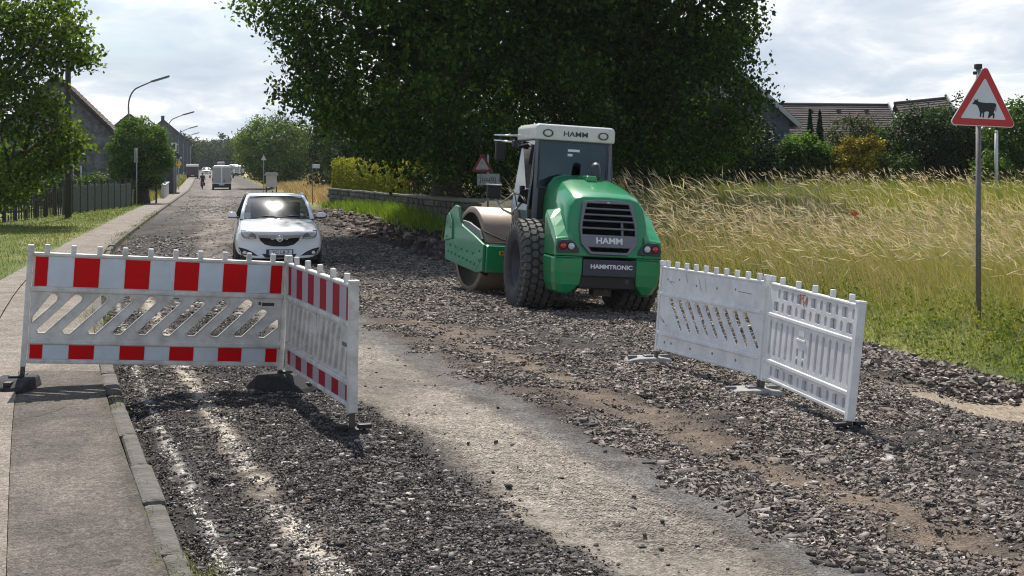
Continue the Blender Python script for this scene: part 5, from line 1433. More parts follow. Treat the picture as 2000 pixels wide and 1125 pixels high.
for i, (Y, lab) in enumerate(((79, 'nearest street lamp, its arm reaching right above the ball tree'), (124, 'second street lamp, its pole rising behind the ball tree'), (169, 'third street lamp in front of the slate house ridge'), (212, 'fourth street lamp, level with the slate roof'),
                              (255, 'fifth street lamp beside the eaves of the slate house'), (298, 'sixth street lamp near the end of the road'), (341, 'farthest tiny street lamp at the end of the road'))):
    o = lp if i == 0 else copy_tree(lp)
    o.location = (K(Y) - 2.1 + (.35 if i else -.2), Y, float(HS(Y)) - .05); o.rotation_euler = (0, R(-1.6 if i == 0 else 0), R(6)); tag(o, lab, 'street lamp', 'street lamps along the left pavement')
# picket fence
A = P(8, 432, 48.5); B = P(256, 398, 71.0)
fx = empty('picket_fence', (A.x, A.y, gz(A.x, A.y)), 0, 'dark wooden picket fence round the left garden', 'fence')
fd = Vector((B.x - A.x, B.y - A.y, 0)); FL = fd.length; fx.rotation_euler = (0, 0, math.atan2(fd.y, fd.x)); fdz = gz(B.x, B.y) - gz(A.x, A.y)
npst = 17
for k in range(npst):
    x = FL * k / (npst - 1); z = fdz * x / FL
    MB().box((x - .055, -.055, z - .2), (x + .055, .055, z + 1.42 + random.uniform(-.06, .06))).build('fence_post', M['wood_dark'], fx, bevel=.01)
for zz in (.35, 1.1): MB().beam((0, .07, zz), (FL, .07, zz + fdz), .07, .035).build('rail', M['wood_dark'], fx)
k = 0; x = .12
while x < FL:
    z = fdz * x / FL; gr = x > FL * .36
    hh = (1.22 if gr else 1.05) + random.uniform(-.05, .05)
    m = MB().prism([(x - .04, z + .05), (x + .04, z + .05), (x + .04, z + hh - .05), (x, z + hh), (x - .04, z + hh - .05)], -.03 , .0); m.build('picket', M['wood_green' if gr else 'wood_dark'], fx)
    x += .17 if gr else .34

# ------------------------------------------------------------------ road roller
RC = Vector((1.06, 22.15, -.235))
roll = empty('road_roller', mat=Matrix.Translation(RC) @ Matrix.Rotation(R(14), 4, 'Z') @ Matrix.Rotation(R(3.3), 4, 'Y'),
             label='green road roller with a white roofed cab standing on the gravel', cat='road roller')
def mir(poly): return [(-x, z) for x, z in reversed(poly)]
# rear tyres
def rear_wheel(sx):
    cx = .82 * sx; c = (cx, 0, .71)
    prof = [(.36, -.24), (.40, -.29), (.52, -.312), (.63, -.296), (.675, -.26), (.685, -.16), (.69, 0), (.685, .16), (.675, .26), (.63, .296), (.52, .312), (.40, .29), (.36, .24)]
    ty = MB().lathe(prof, 48, 'x', c, closed=True).build('tyre', M['rubber'], roll)
    lug = MB()
    for j in range(34):
        for row in range(5):
            a = 2 * math.pi * (j + .5 * (row % 2)) / 34; h0 = (row - 2) * .118
            hexp = [(-.056, 0), (-.032, .057), (.032, .057), (.056, 0), (.032, -.057), (-.032, -.057)]
            vs = []
            rb = .672 if abs(row - 2) == 2 else .684
            for rr, s in ((rb - .02, 1.08), (rb + .042, .84)):
                for (u, v) in hexp:
                    vs.append((cx + h0 + u * s, rr * math.cos(a + v * s / .7), .71 + rr * math.sin(a + v * s / .7)))
            lug.add(vs, [(6, 7, 8, 9, 10, 11)] + [(k, (k + 1) % 6, 6 + (k + 1) % 6, 6 + k) for k in range(6)])
        for sd in (-1, 1):   # shoulder bars
            a = 2 * math.pi * (j + .25) / 34; vs = []
            for rr, h, dv in ((.585, .307, .02), (.665, .287, .033), (.690, .250, .036)):
                for s in (-1, 1): vs.append((cx + sd * (h + .012), rr * math.cos(a + s * dv), .71 + rr * math.sin(a + s * dv)))
            lug.add(vs, [(0, 1, 3, 2), (2, 3, 5, 4)])
    lo = lug.build('tread_lugs', M['lug'], ty); tag(lo, kind='stuff')
    rim = MB().lathe([(.375, -.235), (.345, -.22), (.335, -.08), (.30, -.05), (.13, -.03), (.12, -.10), (.0, -.10)] if sx < 0 else [(.375, .235), (.345, .22), (.335, .08), (.30, .05), (.13, .03), (.12, .10), (.0, .10)], 36, 'x', c).build('rim', M['dark'], ty)
    nb = MB()
    for k in range(8):
        a = k * math.pi / 4; nb.cyl((cx - .06 * -sx * -1, .2 * math.cos(a), .71 + .2 * math.sin(a)), (cx + .085 * sx * 1.0, .2 * math.cos(a), .71 + .2 * math.sin(a)), .018, 6)
    nb.build('wheel_nuts', M['grey'], ty)
rear_wheel(-1); rear_wheel(1)
# chassis
MB().box((-.50, -.9, .42), (.50, 1.3, .98)).box((-.36, 1.2, .45), (.36, 1.75, .95)).build('chassis', M['darker'], roll, bevel=.03)
MB().lathe([(0, -.6), (.12, -.6), (.14, -.3), (.14, .3), (.12, .6), (0, .6)], 16, 'x', (0, 0, .71)).build('rear_axle', M['darker'], roll)
# bonnet
def hood_sec(y, w, zt, rear=0.0):
    hp = [(w + .02, .94), (w + .015, 1.22), (w, zt - .38), (w - .045, zt - .17), (w - .13, zt - .055), (w - .27, zt - .012), (0, zt)]
    full = hp + [(-x, z) for x, z in reversed(hp[:-1])]
    zr = zt - .94
    return [(x, y + rear * (z - .94) / zr, z) for x, z in full]
hs = [hood_sec(.44, .555, 2.17), hood_sec(.1, .57, 2.155), hood_sec(-.3, .60, 2.085), hood_sec(-.68, .635, 1.995), hood_sec(-1.05, .645, 1.91, .06), hood_sec(-1.32, .64, 1.85, .17), hood_sec(-1.40, .62, 1.83, .22)]
MB().loft(hs, smooth=True).build('bonnet', M['green'], roll, bevel=.025, seg=3)
# raised louvre ribs at the cab end of the bonnet
for k in range(3):
    y = .26 - .20 * k; zt = 2.158 - .02 * k - (.012 * k * k)
    mb = MB(); w = .56 + .012 * k
    for s in (-1, 1):
        mb.tube([(s * (w + .008), y - .06, zt - .42), (s * (w - .05), y - .03, zt - .17), (s * (w - .135), y, zt - .056), (s * (w - .28), y + .01, zt - .008), (s * .16, y + .015, zt + .004)], [.006, .016, .02, .018, .006], 6)
    tag(mb.build('bonnet_ribs', M['green'], roll), kind='stuff')
MB().prism([(-.12, .30), (.12, .30), (.085, -.34), (-.085, -.34)], 2.07, 2.163, 'z').build('exhaust_recess', M['green'], roll, bevel=.02)
MB().tube([(.14, -.10, 2.0), (.14, -.10, 2.25), (.14, -.085, 2.30), (.14, -.05, 2.345)], [.075, .072, .07, .065], 14).build('exhaust_pipe', M['dark'], roll)
# grille on the sloping back of the bonnet: u across, v up the slope
g0 = Vector((0, -1.412, .94)); g1 = Vector((0, -1.185, 1.82)); gv = (g1 - g0); GH = gv.length; gv.normalize(); gn = Vector((1, 0, 0)).cross(gv)
GM = Matrix(((1, 0, 0), (0, gv.y, gv.z), (0, 0, 0))).to_4x4()
def GF(off): 
    m = Matrix.Identity(4); m.col[0] = (1, 0, 0, 0); m.col[1] = (-gn.x, -gn.y, -gn.z, 0); m.col[2] = (gv.x, gv.y, gv.z, 0); m.col[3] = (*(g0 + gn * off), 1); return m
if gn.y > 0: gn = -gn
GMt = GF(.004)
outer = [(-.30, .035), (.30, .035), (.435, .19), (.455, .46), (.395, .845), (.18, .875), (-.18, .875), (-.395, .845), (-.455, .46), (-.435, .19)]
holes = []
for z0, z1, a, b_ in ((.752, .822, .352, .33), (.658, .728, .378, .36), (.563, .634, .400, .384), (.450, .540, .418, .405), (.335, .425, .420, .418), (.075, .145, .28, .33)):
    holes.append([(-a, z0), (a, z0), (b_, z1), (-b_, z1)])
plate(outer, holes, .05, 'grille', M['grille'], roll, GF(.045), bevel=.006)
MB().prism([(x * .97, z) for x, z in outer], -.003, .004).build('grille_back', M['void'], roll, mat=GF(.004))
MB().box((.20, -.03, .335), (.235, -.012, .545)).build('latch', M['grey'], roll, mat=GF(.0))
text_mesh('lettering', 'HAMM', .125, [M['letter']], roll, GF(.051) @ Matrix.Translation((0, 0, .24)) @ Matrix.Rotation(R(90), 4, 'X'), .004, .004, 0, 1.15)
mb = MB(); mb.prism([(-.03, .825), (0, .85), (.03, .825), (.012, .825), (0, .836), (-.012, .825)], -.006, 0); mb.build('badge', M['letter'], roll, mat=GF(.049))
# side wings with the rear lamps
for s in (-1, 1):
    secs = []
    for y, x1, z1, xt, zi in ((-1.405, .835, 1.19, .835, 1.205), (-1.36, .845, 1.215, .83, 1.24), (-1.15, .845, 1.36, .80, 1.40), (-.95, .84, 1.50, .76, 1.545), (-.80, .84, 1.60, .72, 1.65), (-.72, .83, 1.62, .70, 1.67)):
        zb_ = .945 if y < -.79 else 1.36
        secs.append([(s * .56, y, zb_), (s * x1, y, zb_), (s * x1, y, z1 - .10), (s * (x1 - .015), y, z1 - .02), (s * xt, y, z1), (s * .56, y, zi + .01)])
    MB().loft(secs, smooth=False).build('wing', M['green'], roll, bevel=.045, seg=4)
    pnl = [(s * .46, 1.00), (s * .81, .985), (s * .825, 1.06), (s * .80, 1.15), (s * .75, 1.185), (s * .62, 1.185), (s * .54, 1.14), (s * .48, 1.06)]
    if s < 0: pnl = list(reversed(pnl))
    mb = MB(); mb.prism(pnl, -1.428, -1.395, 'y'); lpn = mb.build('lamp_panel', M['dark'], roll, bevel=.008)
    for x, mt in ((.725, 'lamp_red'), (.60, 'lamp_white')):
        mb = MB(); mb.lathe([(.062, .02), (.062, -.01), (.055, -.016), (.053, 0)], 20, 'y', (s * x, -1.43, 1.09)); mb.build('lamp_ring', M['darker'], lpn)
        mb = MB(); mb.lathe([(.053, .0), (.05, -.016), (.03, -.026), (0, -.030)], 18, 'y', (s * x, -1.43, 1.09)); mb.build('lamp', M[mt], lpn)
# counterweight bumper: green corners, dark middle
for s in (-1, 1):
    secs = []
    for z, xo, yr in ((.925, .850, -1.455), (.90, .857, -1.47), (.70, .850, -1.465), (.52, .825, -1.44), (.40, .78, -1.38), (.36, .70, -1.33)):
        xi = .42 if z > .55 else .42 + (.55 - z) * .9
        secs.append([(s * xi, yr, z), (s * (xo - .10), yr, z), (s * (xo - .02), yr + .07, z), (s * xo, yr + .2, z), (s * xo, -.80, z), (s * xi, -.80, z)])
    MB().loft(secs, smooth=False).build('bumper_corner', M['green'], roll, bevel=.02, seg=3)
MB().box((-.45, -1.40, .46), (.45, -.82, .905)).build('counterweight', M['darker'], roll, bevel=.02)
mb = MB(); mb.prism([(-.415, .655), (.415, .655), (.415, .905), (-.415, .905)], -1.478, -1.40, 'y'); mb.build('name_plate', M['dark'], roll, bevel=.012)
text_mesh('lettering', 'HAMMTRONIC', .088, [M['letter']], roll, Matrix.Translation((.03, -1.4815, .80)) @ Matrix.Rotation(R(90), 4, 'X'), .003, .003, 0, 1.12)
MB().box((-.85, -1.473, .926), (-.43, -1.40, .938)).build('trim_line', M['green_dusty'], roll); MB().box((.43, -1.473, .926), (.85, -1.40, .938)).build('trim_line', M['green_dusty'], roll)
mb = MB(); mb.box((-.14, -1.2, .34), (.14, -.95, .46)); mb.cyl((0, -1.33, .40), (0, -1.33, .52), .03, 10); mb.build('tow_hitch', M['steel_dark'], roll)
MB().box((.28, -1.412, .56), (.34, -1.395, .62)).build('hook', M['steel_dark'], roll)
# cab
CW = .64; y0c, y1c = .47, 1.62; zf, zr = 1.02, 2.73
pil = [(-CW + .03, y0c), (CW - .03, y0c), (CW - .03, y1c), (-CW + .03, y1c)]
for (x, y) in pil:
    rear = y < 1
    mb = MB(); mb.beam((x, y, zf), (x * (.99 if rear else .95), y + (.0 if rear else -.10), zr), .085 if rear else .06, .06 if rear else .06, up=(0, 1, 0)); mb.build('cab_pillar', M['grey'], roll, bevel=.012)
MB().box((-CW - .02, y0c - .03, .95), (CW + .02, y1c + .05, 1.12)).build('cab_floor', M['darker'], roll, bevel=.02)
MB().box((-CW + .05, y0c - .02, 1.10), (CW - .05, y0c + .03, 1.92)).build('cab_back_panel', M['darker'], roll, bevel=.01)
mb = MB(); mb.box((-CW + .045, y0c - .01, 1.93), (CW - .045, y0c + .012, 2.70)); mb.build('rear_window', M['cab_glass'], roll, bevel=.02)
fr_ = [(-CW + .04, 1.925), (CW - .04, 1.925), (CW - .04, 2.71), (-CW + .04, 2.71)]
plate(fr_, [rrect(-CW + .075, 1.955, CW - .075, 2.69, .05)], .03, 'window_frame', M['dark'], roll, Matrix.Translation((0, y0c - .03, 0)))
MB().box((-.10, y0c - .018, 2.545), (.10, y0c - .0125, 2.585)).box((-.10, y0c - .018, 2.47), (-.02, y0c - .0125, 2.51)).build('sticker', M['letter'], roll)
# side and front glazing, a little proud of the pillars at the bottom
for s in (-1, 1):
    mb = MB(); vs = [(s * (CW + .035), y0c + .02, 1.12), (s * (CW + .030), y1c - .04, 1.12), (s * (CW + .08), y1c - .03, 1.55), (s * (CW * .93), y1c - .11, 2.70), (s * (CW - .01), y0c + .02, 2.70), (s * (CW + .08), y0c + .02, 1.55)]
    mb.add(vs + [(v[0] - s * .012, v[1], v[2]) for v in vs], [(0, 1, 2, 5), (5, 2, 3, 4), (6, 11, 8, 7), (11, 10, 9, 8), (0, 6, 7, 1), (1, 7, 8, 2), (2, 8, 9, 3), (3, 9, 10, 4), (4, 10, 11, 5), (5, 11, 6, 0)]); d_ = mb.build('cab_door', M['side_glass'], roll)
    MB().beam((s * (CW + .045), y0c + .01, 1.10), (s * (CW + .09), y0c + .01, 1.55), .022, .03).beam((s * (CW + .09), y0c + .01, 1.55), (s * (CW + .0), y0c + .01, 2.71), .022, .03).build('door_frame', M['grey'], d_, bevel=.008)
    MB().tube([(s * (CW + .075), y0c + .15, 1.66), (s * (CW + .075), y0c + .5, 1.78), (s * (CW + .065), y1c - .12, 1.82)], .014, 6).build('grab_rail', M['darker'], d_)
    MB().box((s * (CW + .06) - .02, y0c + .55, 1.86), (s * (CW + .06) + .02, y0c + .62, 1.95)).build('door_handle', M['darker'], d_, bevel=.008)
    MB().box((s * (CW + .03) - .02, y0c + .08, 1.09), (s * (CW + .03) + .02, y1c, 1.15)).build('door_sill', M['alu'], d_, bevel=.008)
    hb_ = MB().box((s * (CW + .02) - .03, y1c - .22, 2.58), (s * (CW + .02) + .03, y1c - .12, 2.66)); hb_.tube([(s * (CW + .04), y1c - .2, 2.62), (s * (CW + .06), y0c + .25, 2.64), (s * (CW + .02), y0c + .05, 2.55)], .014, 6); hb_.build('door_hinge', M['darker'], d_)
mb = MB(); mb.add([(-CW + .06, y1c + .03, 1.12), (CW - .06, y1c + .03, 1.12), (CW - .10, y1c - .08, 2.7), (-CW + .10, y1c - .08, 2.7)] + [(-CW + .06, y1c + .042, 1.12), (CW - .06, y1c + .042, 1.12), (CW - .10, y1c - .068, 2.7), (-CW + .10, y1c - .068, 2.7)],
                  [(0, 1, 2, 3), (7, 6, 5, 4), (0, 4, 5, 1), (1, 5, 6, 2), (2, 6, 7, 3), (3, 7, 4, 0)]); mb.build('front_window', M['cab_glass'], roll)
secs = [[(-CW - .035, y0c - .08, z), (CW + .035, y0c - .08, z), (CW + .01, y1c + .08, z), (-CW - .01, y1c + .08, z)] for z in (2.715, 2.93)] + [[(-CW + .01, y0c - .04, 2.975), (CW - .01, y0c - .04, 2.975), (CW - .05, y1c + .02, 2.975), (-CW + .05, y1c + .02, 2.975)]]
MB().loft(secs, smooth=False).build('cab_roof', M['cream'], roll, bevel=.025, seg=3)
for s in (-1, 1):
    mb = MB(); mb.lathe([(.085, .02), (.088, -.012), (.072, -.018), (.068, -.004)], 20, 'y', (0, 0, 0)); S = Matrix.Translation((s * .47, y0c - .083, 2.825 )) @ Matrix.Diagonal((1.0, 1, .72, 1))
    lr = mb.build('work_lamp_ring', M['dark'], roll, mat=S)
    mb = MB(); mb.lathe([(.07, .0), (.065, -.010), (.03, -.016), (0, -.018)], 18, 'y', (0, 0, 0)); mb.build('work_lamp', M['cream'], roll, mat=S)
text_mesh('lettering', 'HAMM', .115, [M['letter_dark']], roll, Matrix.Translation((.0, y0c - .083, 2.825)) @ Matrix.Rotation(R(90), 4, 'X'), .003, .002, 0, 1.25)
# inside of the cab
it = MB(); it.box((-.26, .72, 1.12), (.26, 1.18, 1.55)); it.box((-.24, .66, 1.5), (.24, .78, 2.12)); it.build('driver_seat', M['interior'], roll, bevel=.05)
it = MB(); it.tube([(0, 1.5, 1.1), (0, 1.34, 1.8)], .035, 8); it.lathe([(.19, -.012), (.205, 0), (.19, .012), (.175, 0)], 24, 'z', (0, 1.32, 1.82), closed=True); it.build('steering_wheel', M['interior'], roll)
it = MB(); it.tube([(-.30, y0c - .04, 1.99), (.05, y0c - .045, 1.985), (.42, y0c - .04, 1.965)], .014, 6); it.build('rear_wiper', M['darker'], roll)
# mirrors and lamp arms on the left front corner
mb = MB(); mb.tube([(-.60, 1.66, 2.68), (-1.02, 1.86, 2.70)], .018, 8); mb.tube([(-.60, 1.66, 2.80), (-1.02, 1.86, 2.79)], .018, 8); mb.build('mirror_arm', M['chrome'], roll)
MB().box((-.99, 1.80, 2.36), (-.82, 1.88, 2.68)).build('mirror', M['darker'], roll, bevel=.02)
MB().box((-.74, 1.62, 2.60), (-.62, 1.72, 2.72)).build('front_work_lamp', M['dark'], roll, bevel=.02)
mb = MB(); mb.tube([(-.70, 1.5, 1.45), (-.82, 1.75, 1.52), (-.95, 1.85, 1.72)], .02, 8); mb.tube([(-.69, 1.5, 1.82), (-.86, 1.78, 1.62)], .012, 6); mb.build('mirror_arm', M['galv'], roll)
MB().box((-1.10, 1.80, 1.70), (-.86, 1.88, 1.93)).build('mirror', M['darker'], roll, bevel=.02)
MB().box((-1.115, 1.79, 1.925), (-.845, 1.89, 1.945)).build('mirror_hood', M['alu'], roll, bevel=.006)
for z in (.50, .80): MB().box((-.86, .98, z), (-.56, 1.16, z + .05)).build('step', M['alu'], roll, bevel=.01)
MB().box((-.60, .95, .40), (-.52, 1.25, 1.05)).build('step_bracket', M['darker'], roll)
for s in (-1, 1):
    mb = MB(); mb.tube([(s * .52, 1.25, .55), (s * .30, 1.8, .62)], .05, 10); mb.build('steering_ram', M['steel_dark'], roll)
for o_ in children(roll):
    if o_.name.split('.')[0] in ('cab_pillar', 'cab_floor', 'cab_back_panel', 'rear_window', 'window_frame', 'sticker', 'cab_door', 'front_window', 'cab_roof', 'work_lamp_ring', 'work_lamp', 'driver_seat', 'steering_wheel', 'rear_wiper', 'mirror_arm', 'mirror', 'front_work_lamp', 'mirror_hood') or (o_.name == 'lettering.002'): o_.location.x -= .085
# front frame with the drum, swung to the left at the centre joint
FM = Matrix.Translation((0, 1.45, 0)) @ Matrix.Rotation(R(8.0), 4, 'Z')
DY = 1.60; DZ = .765
mb = MB(); mb.lathe([(.66, -.985), (.745, -.985), (.765, -.965), (.765, .965), (.745, .985), (.66, .985)], 72, 'x', (0, DY, DZ)); mb.build('drum', M['steel'], roll, mat=FM)
for s in (-1, 1):
    mb = MB(); mb.lathe([(.745, s * .98), (.70, s * .97), (.68, s * .80), (.30, s * .74), (.28, s * .95), (0, s * .95)], 48, 'x', (0, DY, DZ)); mb.build('drum_end', M['steel_dark'], roll, mat=FM)
    sp = [(.95, .52), (1.0, .85), (.92, 1.36), (.55, 1.53), (.38, 1.51), (.24, 1.22), (.10, 1.17), (-.55, 1.02), (-.98, .90), (-.98, .44), (-.70, .40)]
    mb = MB(); mb.prism([(DY + y, z) for y, z in sp], s * 1.055, s * 1.105, 'x'); pl_ = mb.build('side_plate', M['green_dusty'], roll, mat=FM, bevel=.01)
    mb = MB(); mb.prism([(DY + y, z) for y, z in [(.98, .86), (.90, 1.32), (.78, 1.37), (.60, 1.22), (.56, .92)]], s * 1.106, s * 1.135, 'x'); mb.build('bolt_on_plate', M['green_dusty'], pl_, mat=FM, bevel=.008)
    bl = MB()
    for (y, z) in [(.8, .68), (.6, .66), (.4, .64), (.2, .62), (.0, .60), (-.2, .58), (-.4, .56), (-.6, .54), (.7, .80), (.4, .78), (.1, .76), (-.2, .74), (-.5, .72), (-.8, .62), (-.8, .78), (.85, .95), (.85, 1.2), (.65, 1.12)]:
        bl.cyl((s * 1.10, DY + y, z), (s * 1.125 if z < .9 else s * 1.15, DY + y, z), .020, 8)
    tag(bl.build('bolts', M['green_dusty'], pl_, mat=FM), kind='stuff')
    mb = MB(); mb.prism([(DY + y, z) for y, z in [(.30, 1.27), (-.05, 1.25), (-.58, 1.14), (-.74, .98), (-.35, .86), (.25, .88)]], s * .995, s * 1.045, 'x'); mb.build('bracket', M['bracket'], roll, mat=FM, bevel=.012)
    mb = MB(); mb.tube([(s * 1.08, DY - .95, .66), (s * 1.08, DY - .70, .46), (s * .9, DY - .72, .36)], .03, 8); mb.build('hose', M['rubber'], roll, mat=FM)
mb = MB(); mb.box((-1.05, DY - 1.02, .42), (1.05, DY - .86, .885)); mb.box((-.55, DY - 1.35, .45), (.55, DY - 1.02, .85)); mb.build('rear_crossbeam', M['green'], roll, mat=FM, bevel=.015)
mb = MB(); mb.box((-1.05, DY + .86, .55), (1.05, DY + .98, .95)); mb.build('front_crossbeam', M['green'], roll, mat=FM, bevel=.015)
mb = MB(); mb.box((-1.04, DY - .90, .886), (.6, DY - .86, .905)); mb.build('beam_edge', M['alu'], roll, mat=FM)
mb = MB(); mb.box((-.98, DY - .86, .90), (.98, DY - .765, .935)); mb.build('scraper', M['steel_dark'], roll, mat=FM)
mb = MB(); mb.tube([(-1.0, DY - .70, 1.12), (-.72, DY - .84, .99), (-.40, DY - .86, .93), (-.05, DY - .86, .93), (.25, DY - .84, 1.0)], .018, 6); mb.build('scraper_strap', M['rubber'], roll, mat=FM)
mb = MB(); mb.box((-.30, DY - .98, .95), (-.05, DY - .80, 1.04)); mb.build('hydraulic_block', M['alu'], roll, mat=FM, bevel=.01)
mb = MB(); mb.box((-.82, DY - 1.0255, .73), (-.66, DY - 1.021, .80)); st_ = mb.build('sticker', M['yellow'], roll, mat=FM)
mb = MB(); mb.box((-.79, DY - 1.0295, .745), (-.76, DY - 1.0258, .785)); mb.box((-.74, DY - 1.0295, .745), (-.70, DY - 1.0258, .785)); mb.build('sticker_print', M['black'], st_, mat=FM)
mb = MB(); mb.box((-.22, 0.02, .40), (.22, .65, .92)); mb.build('centre_joint', M['darker'], roll, mat=FM, bevel=.03)

# ------------------------------------------------------------------ cars
from mathutils.bvhtree import BVHTree
def estate_car():
    root = empty('parked_car', (0, 0, 0))
    st = [(0.0, .74, .80, .74, .70, .715, .19), (.05, .80, .87, .82, .725, .76, .17), (.22, .85, .915, .845, .765, .83, .16), (.6, .87, .93, .85, .83, .91, .17), (1.05, .88, .93, .84, .89, .965, .18), (1.42, .88, .93, .83, .935, 1.0, .18),
          (1.9, .88, .93, .84, .96, 1.0, .18), (2.8, .88, .93, .84, .97, 1.0, .18), (3.7, .88, .93, .84, .985, 1.01, .19), (4.4, .86, .91, .82, .99, 1.02, .22), (4.75, .80, .85, .77, .97, 1.0, .28), (4.83, .70, .76, .70, .93, .95, .34)]
    secs = []
    for (y, ws, wm, sh, zs, zc, zb_) in st:
        hp = [(0, zb_), (ws * .6, zb_), (ws, zb_ + .02), (wm, .42), (wm * .995, .62), (sh, zs), (sh * .86, zs + (zc - zs) * .55), (sh * .5, zc - .008), (0, zc)]
        full = hp + [(-x, z) for x, z in reversed(hp[1:-1])]
        fr = max(0, 1 - y / .95)
        secs.append([(x, y + .40 * (abs(x) / .93) ** 3 * fr - .03 * fr * math.exp(-((z - .42) / .2) ** 2), z) for x, z in full])
    body0 = MB().loft(secs, smooth=True).build('body', M['paint_white'], root, subsurf=2)
    dg = bpy.context.evaluated_depsgraph_get(); me = bpy.data.meshes.new_from_object(body0.evaluated_get(dg))
    bpy.data.objects.remove(body0)
    tmp = bpy.data.objects.new('body', me); COL.objects.link(tmp)
    cut = MB()
    for y in (.95, 3.69):
        for s in (-1, 1): cut.lathe([(0, s * .58), (.375, s * .58), (.375, s * 1.1), (0, s * 1.1)], 36, 'x', (0, y, .345), smooth=False)
    co = cut.build('cutter', M['darker'], None)
    bo = tmp.modifiers.new('arches', 'BOOLEAN'); bo.object = co; bo.operation = 'DIFFERENCE'; bo.solver = 'EXACT'
    bpy.context.view_layer.update()
    me2 = bpy.data.meshes.new_from_object(tmp.evaluated_get(bpy.context.evaluated_depsgraph_get()))
    bpy.data.objects.remove(tmp); bpy.data.objects.remove(co)
    me2.polygons.foreach_set('use_smooth', [True] * len(me2.polygons))
    body = bpy.data.objects.new('body', me2); COL.objects.link(body); body.parent = root
    es = body.modifiers.new('Edge split', 'EDGE_SPLIT'); es.split_angle = R(40)
    bm = bmesh.new(); bm.from_mesh(me); bvh = BVHTree.FromBMesh(bm); bm.free()
    def patch(poly, name, mat, off=.006, parent=root, thick=.012):
        b_ = bmesh.new(); vs = [b_.verts.new((p[0], 0, p[1])) for p in poly]
        ed = [b_.edges.new((vs[i], vs[(i + 1) % len(vs)])) for i in range(len(vs))]
        bmesh.ops.subdivide_edges(b_, edges=ed, cuts=3)
        bmesh.ops.triangle_fill(b_, use_beauty=True, edges=b_.edges[:])
        bmesh.ops.subdivide_edges(b_, edges=b_.edges[:], cuts=1, use_grid_fill=True)
        for v in b_.verts:
            h = bvh.ray_cast(Vector((v.co.x, -3, v.co.z)), Vector((0, 1, 0)))
            y = h[0].y if h[0] is not None else .3
            v.co.y = y - off
        r_ = bmesh.ops.extrude_face_region(b_, geom=b_.faces[:]); bmesh.ops.translate(b_, vec=(0, thick, 0), verts=[g for g in r_['geom'] if isinstance(g, bmesh.types.BMVert)])
        bmesh.ops.recalc_face_normals(b_, faces=b_.faces)
        for f in b_.faces: f.smooth = True
        m_ = bpy.data.meshes.new(name); b_.to_mesh(m_); b_.free()
        o = link_mesh(name, m_, M[mat] if isinstance(mat, str) else mat, parent); e_ = o.modifiers.new('Edge split', 'EDGE_SPLIT'); e_.split_angle = R(40); return o
    def sym(h): return h + [(-x, z) for x, z in reversed(h)]
    grille = patch(sym([(.44, .655), (.40, .55), (.30, .465), (.14, .43)]), 'grille', 'darker', .008)
    patch(sym([(.445, .668), (.43, .618), (.20, .600), (.07, .575)]), 'chrome_bar', 'silver', .018)
    mb = MB(); mb.lathe([(.072, .0), (.072, -.03), (.056, -.034), (.052, -.022)], 24, 'y', (0, -.03, .605)); mb.lathe([(.05, .0), (.05, -.018), (0, -.02)], 20, 'y', (0, -.03, .605)); mb.box((-.05, -.058, .597), (.05, -.05, .613)); mb.build('emblem', M['chrome'], root)
    for s in (-1, 1):
        hl = [(s * x, z) for x, z in [(.475, .585), (.50, .675), (.60, .735), (.72, .765), (.80, .765), (.785, .66), (.74, .605), (.60, .575)]]
        h_ = patch(hl if s > 0 else hl[::-1], 'headlight', 'lamp_dark', .008)
        i1 = [(s * x, z) for x, z in [(.62, .63), (.64, .715), (.72, .745), (.775, .745), (.76, .67), (.71, .625)]]; patch(i1 if s > 0 else i1[::-1], 'headlight_lens', 'lamp_white', .014, h_)
        i2 = [(s * x, z) for x, z in [(.50, .595), (.52, .615), (.72, .615), (.60, .588)]]; patch(i2 if s > 0 else i2[::-1], 'daylight_strip', 'lamp_white', .014, h_)
        fg = [(s * x, z) for x, z in [(.44, .235), (.56, .315), (.70, .375), (.84, .405), (.835, .31), (.76, .25)]]; f_ = patch(fg if s > 0 else fg[::-1], 'fog_lamp_recess', 'darker', .006)
        f2 = [(s * x, z) for x, z in [(.68, .275), (.68, .325), (.73, .335), (.76, .30), (.74, .27)]]; patch(f2 if s > 0 else f2[::-1], 'fog_lamp', 'lamp_white', .012, f_)
    patch(sym([(.36, .275), (.30, .20), (.15, .195)]), 'lower_grille', 'darker', .006)
    pf = MB().box((-.28, -.055, .248), (.28, -.03, .378)).build('plate_holder', M['darker'], root, bevel=.004)
    pl2 = MB().box((-.255, -.058, .258), (.255, -.0555, .368)).build('number_plate', M['sign_white'], pf)
    MB().box((-.255, -.0600, .258), (-.215, -.0582, .368)).build('blue_band', M['blue'], pf)
    text_mesh('lettering', 'YC LB 7', .105, [M['black']], pf, Matrix.Translation((.02, -.060, .313)) @ Matrix.Rotation(R(90), 4, 'X'), .001, .001, 0, .98)
    # glasshouse
    def ws(u, v):   # windscreen: u -1..1, v 0..1
        wb, wt = .735, .585
        x = u * (wb + (wt - wb) * v); y = 1.26 + .20 * u * u * (1 - .4 * v) + 1.02 * v - .06 * v * v; z = .985 + .455 * v + .055 * math.sin(v * math.pi) - .015 * u * u
        return (x, y, z)
    nu, nv = 14, 8
    vs = [ws(-1 + 2 * i / nu, j / nv) for j in range(nv + 1) for i in range(nu + 1)]
    fs = [(j * (nu + 1) + i, j * (nu + 1) + i + 1, (j + 1) * (nu + 1) + i + 1, (j + 1) * (nu + 1) + i) for j in range(nv) for i in range(nu)]
    MB().add(vs, fs, 0, True).build('windscreen', M['screen_glass'], root)
    rs = []
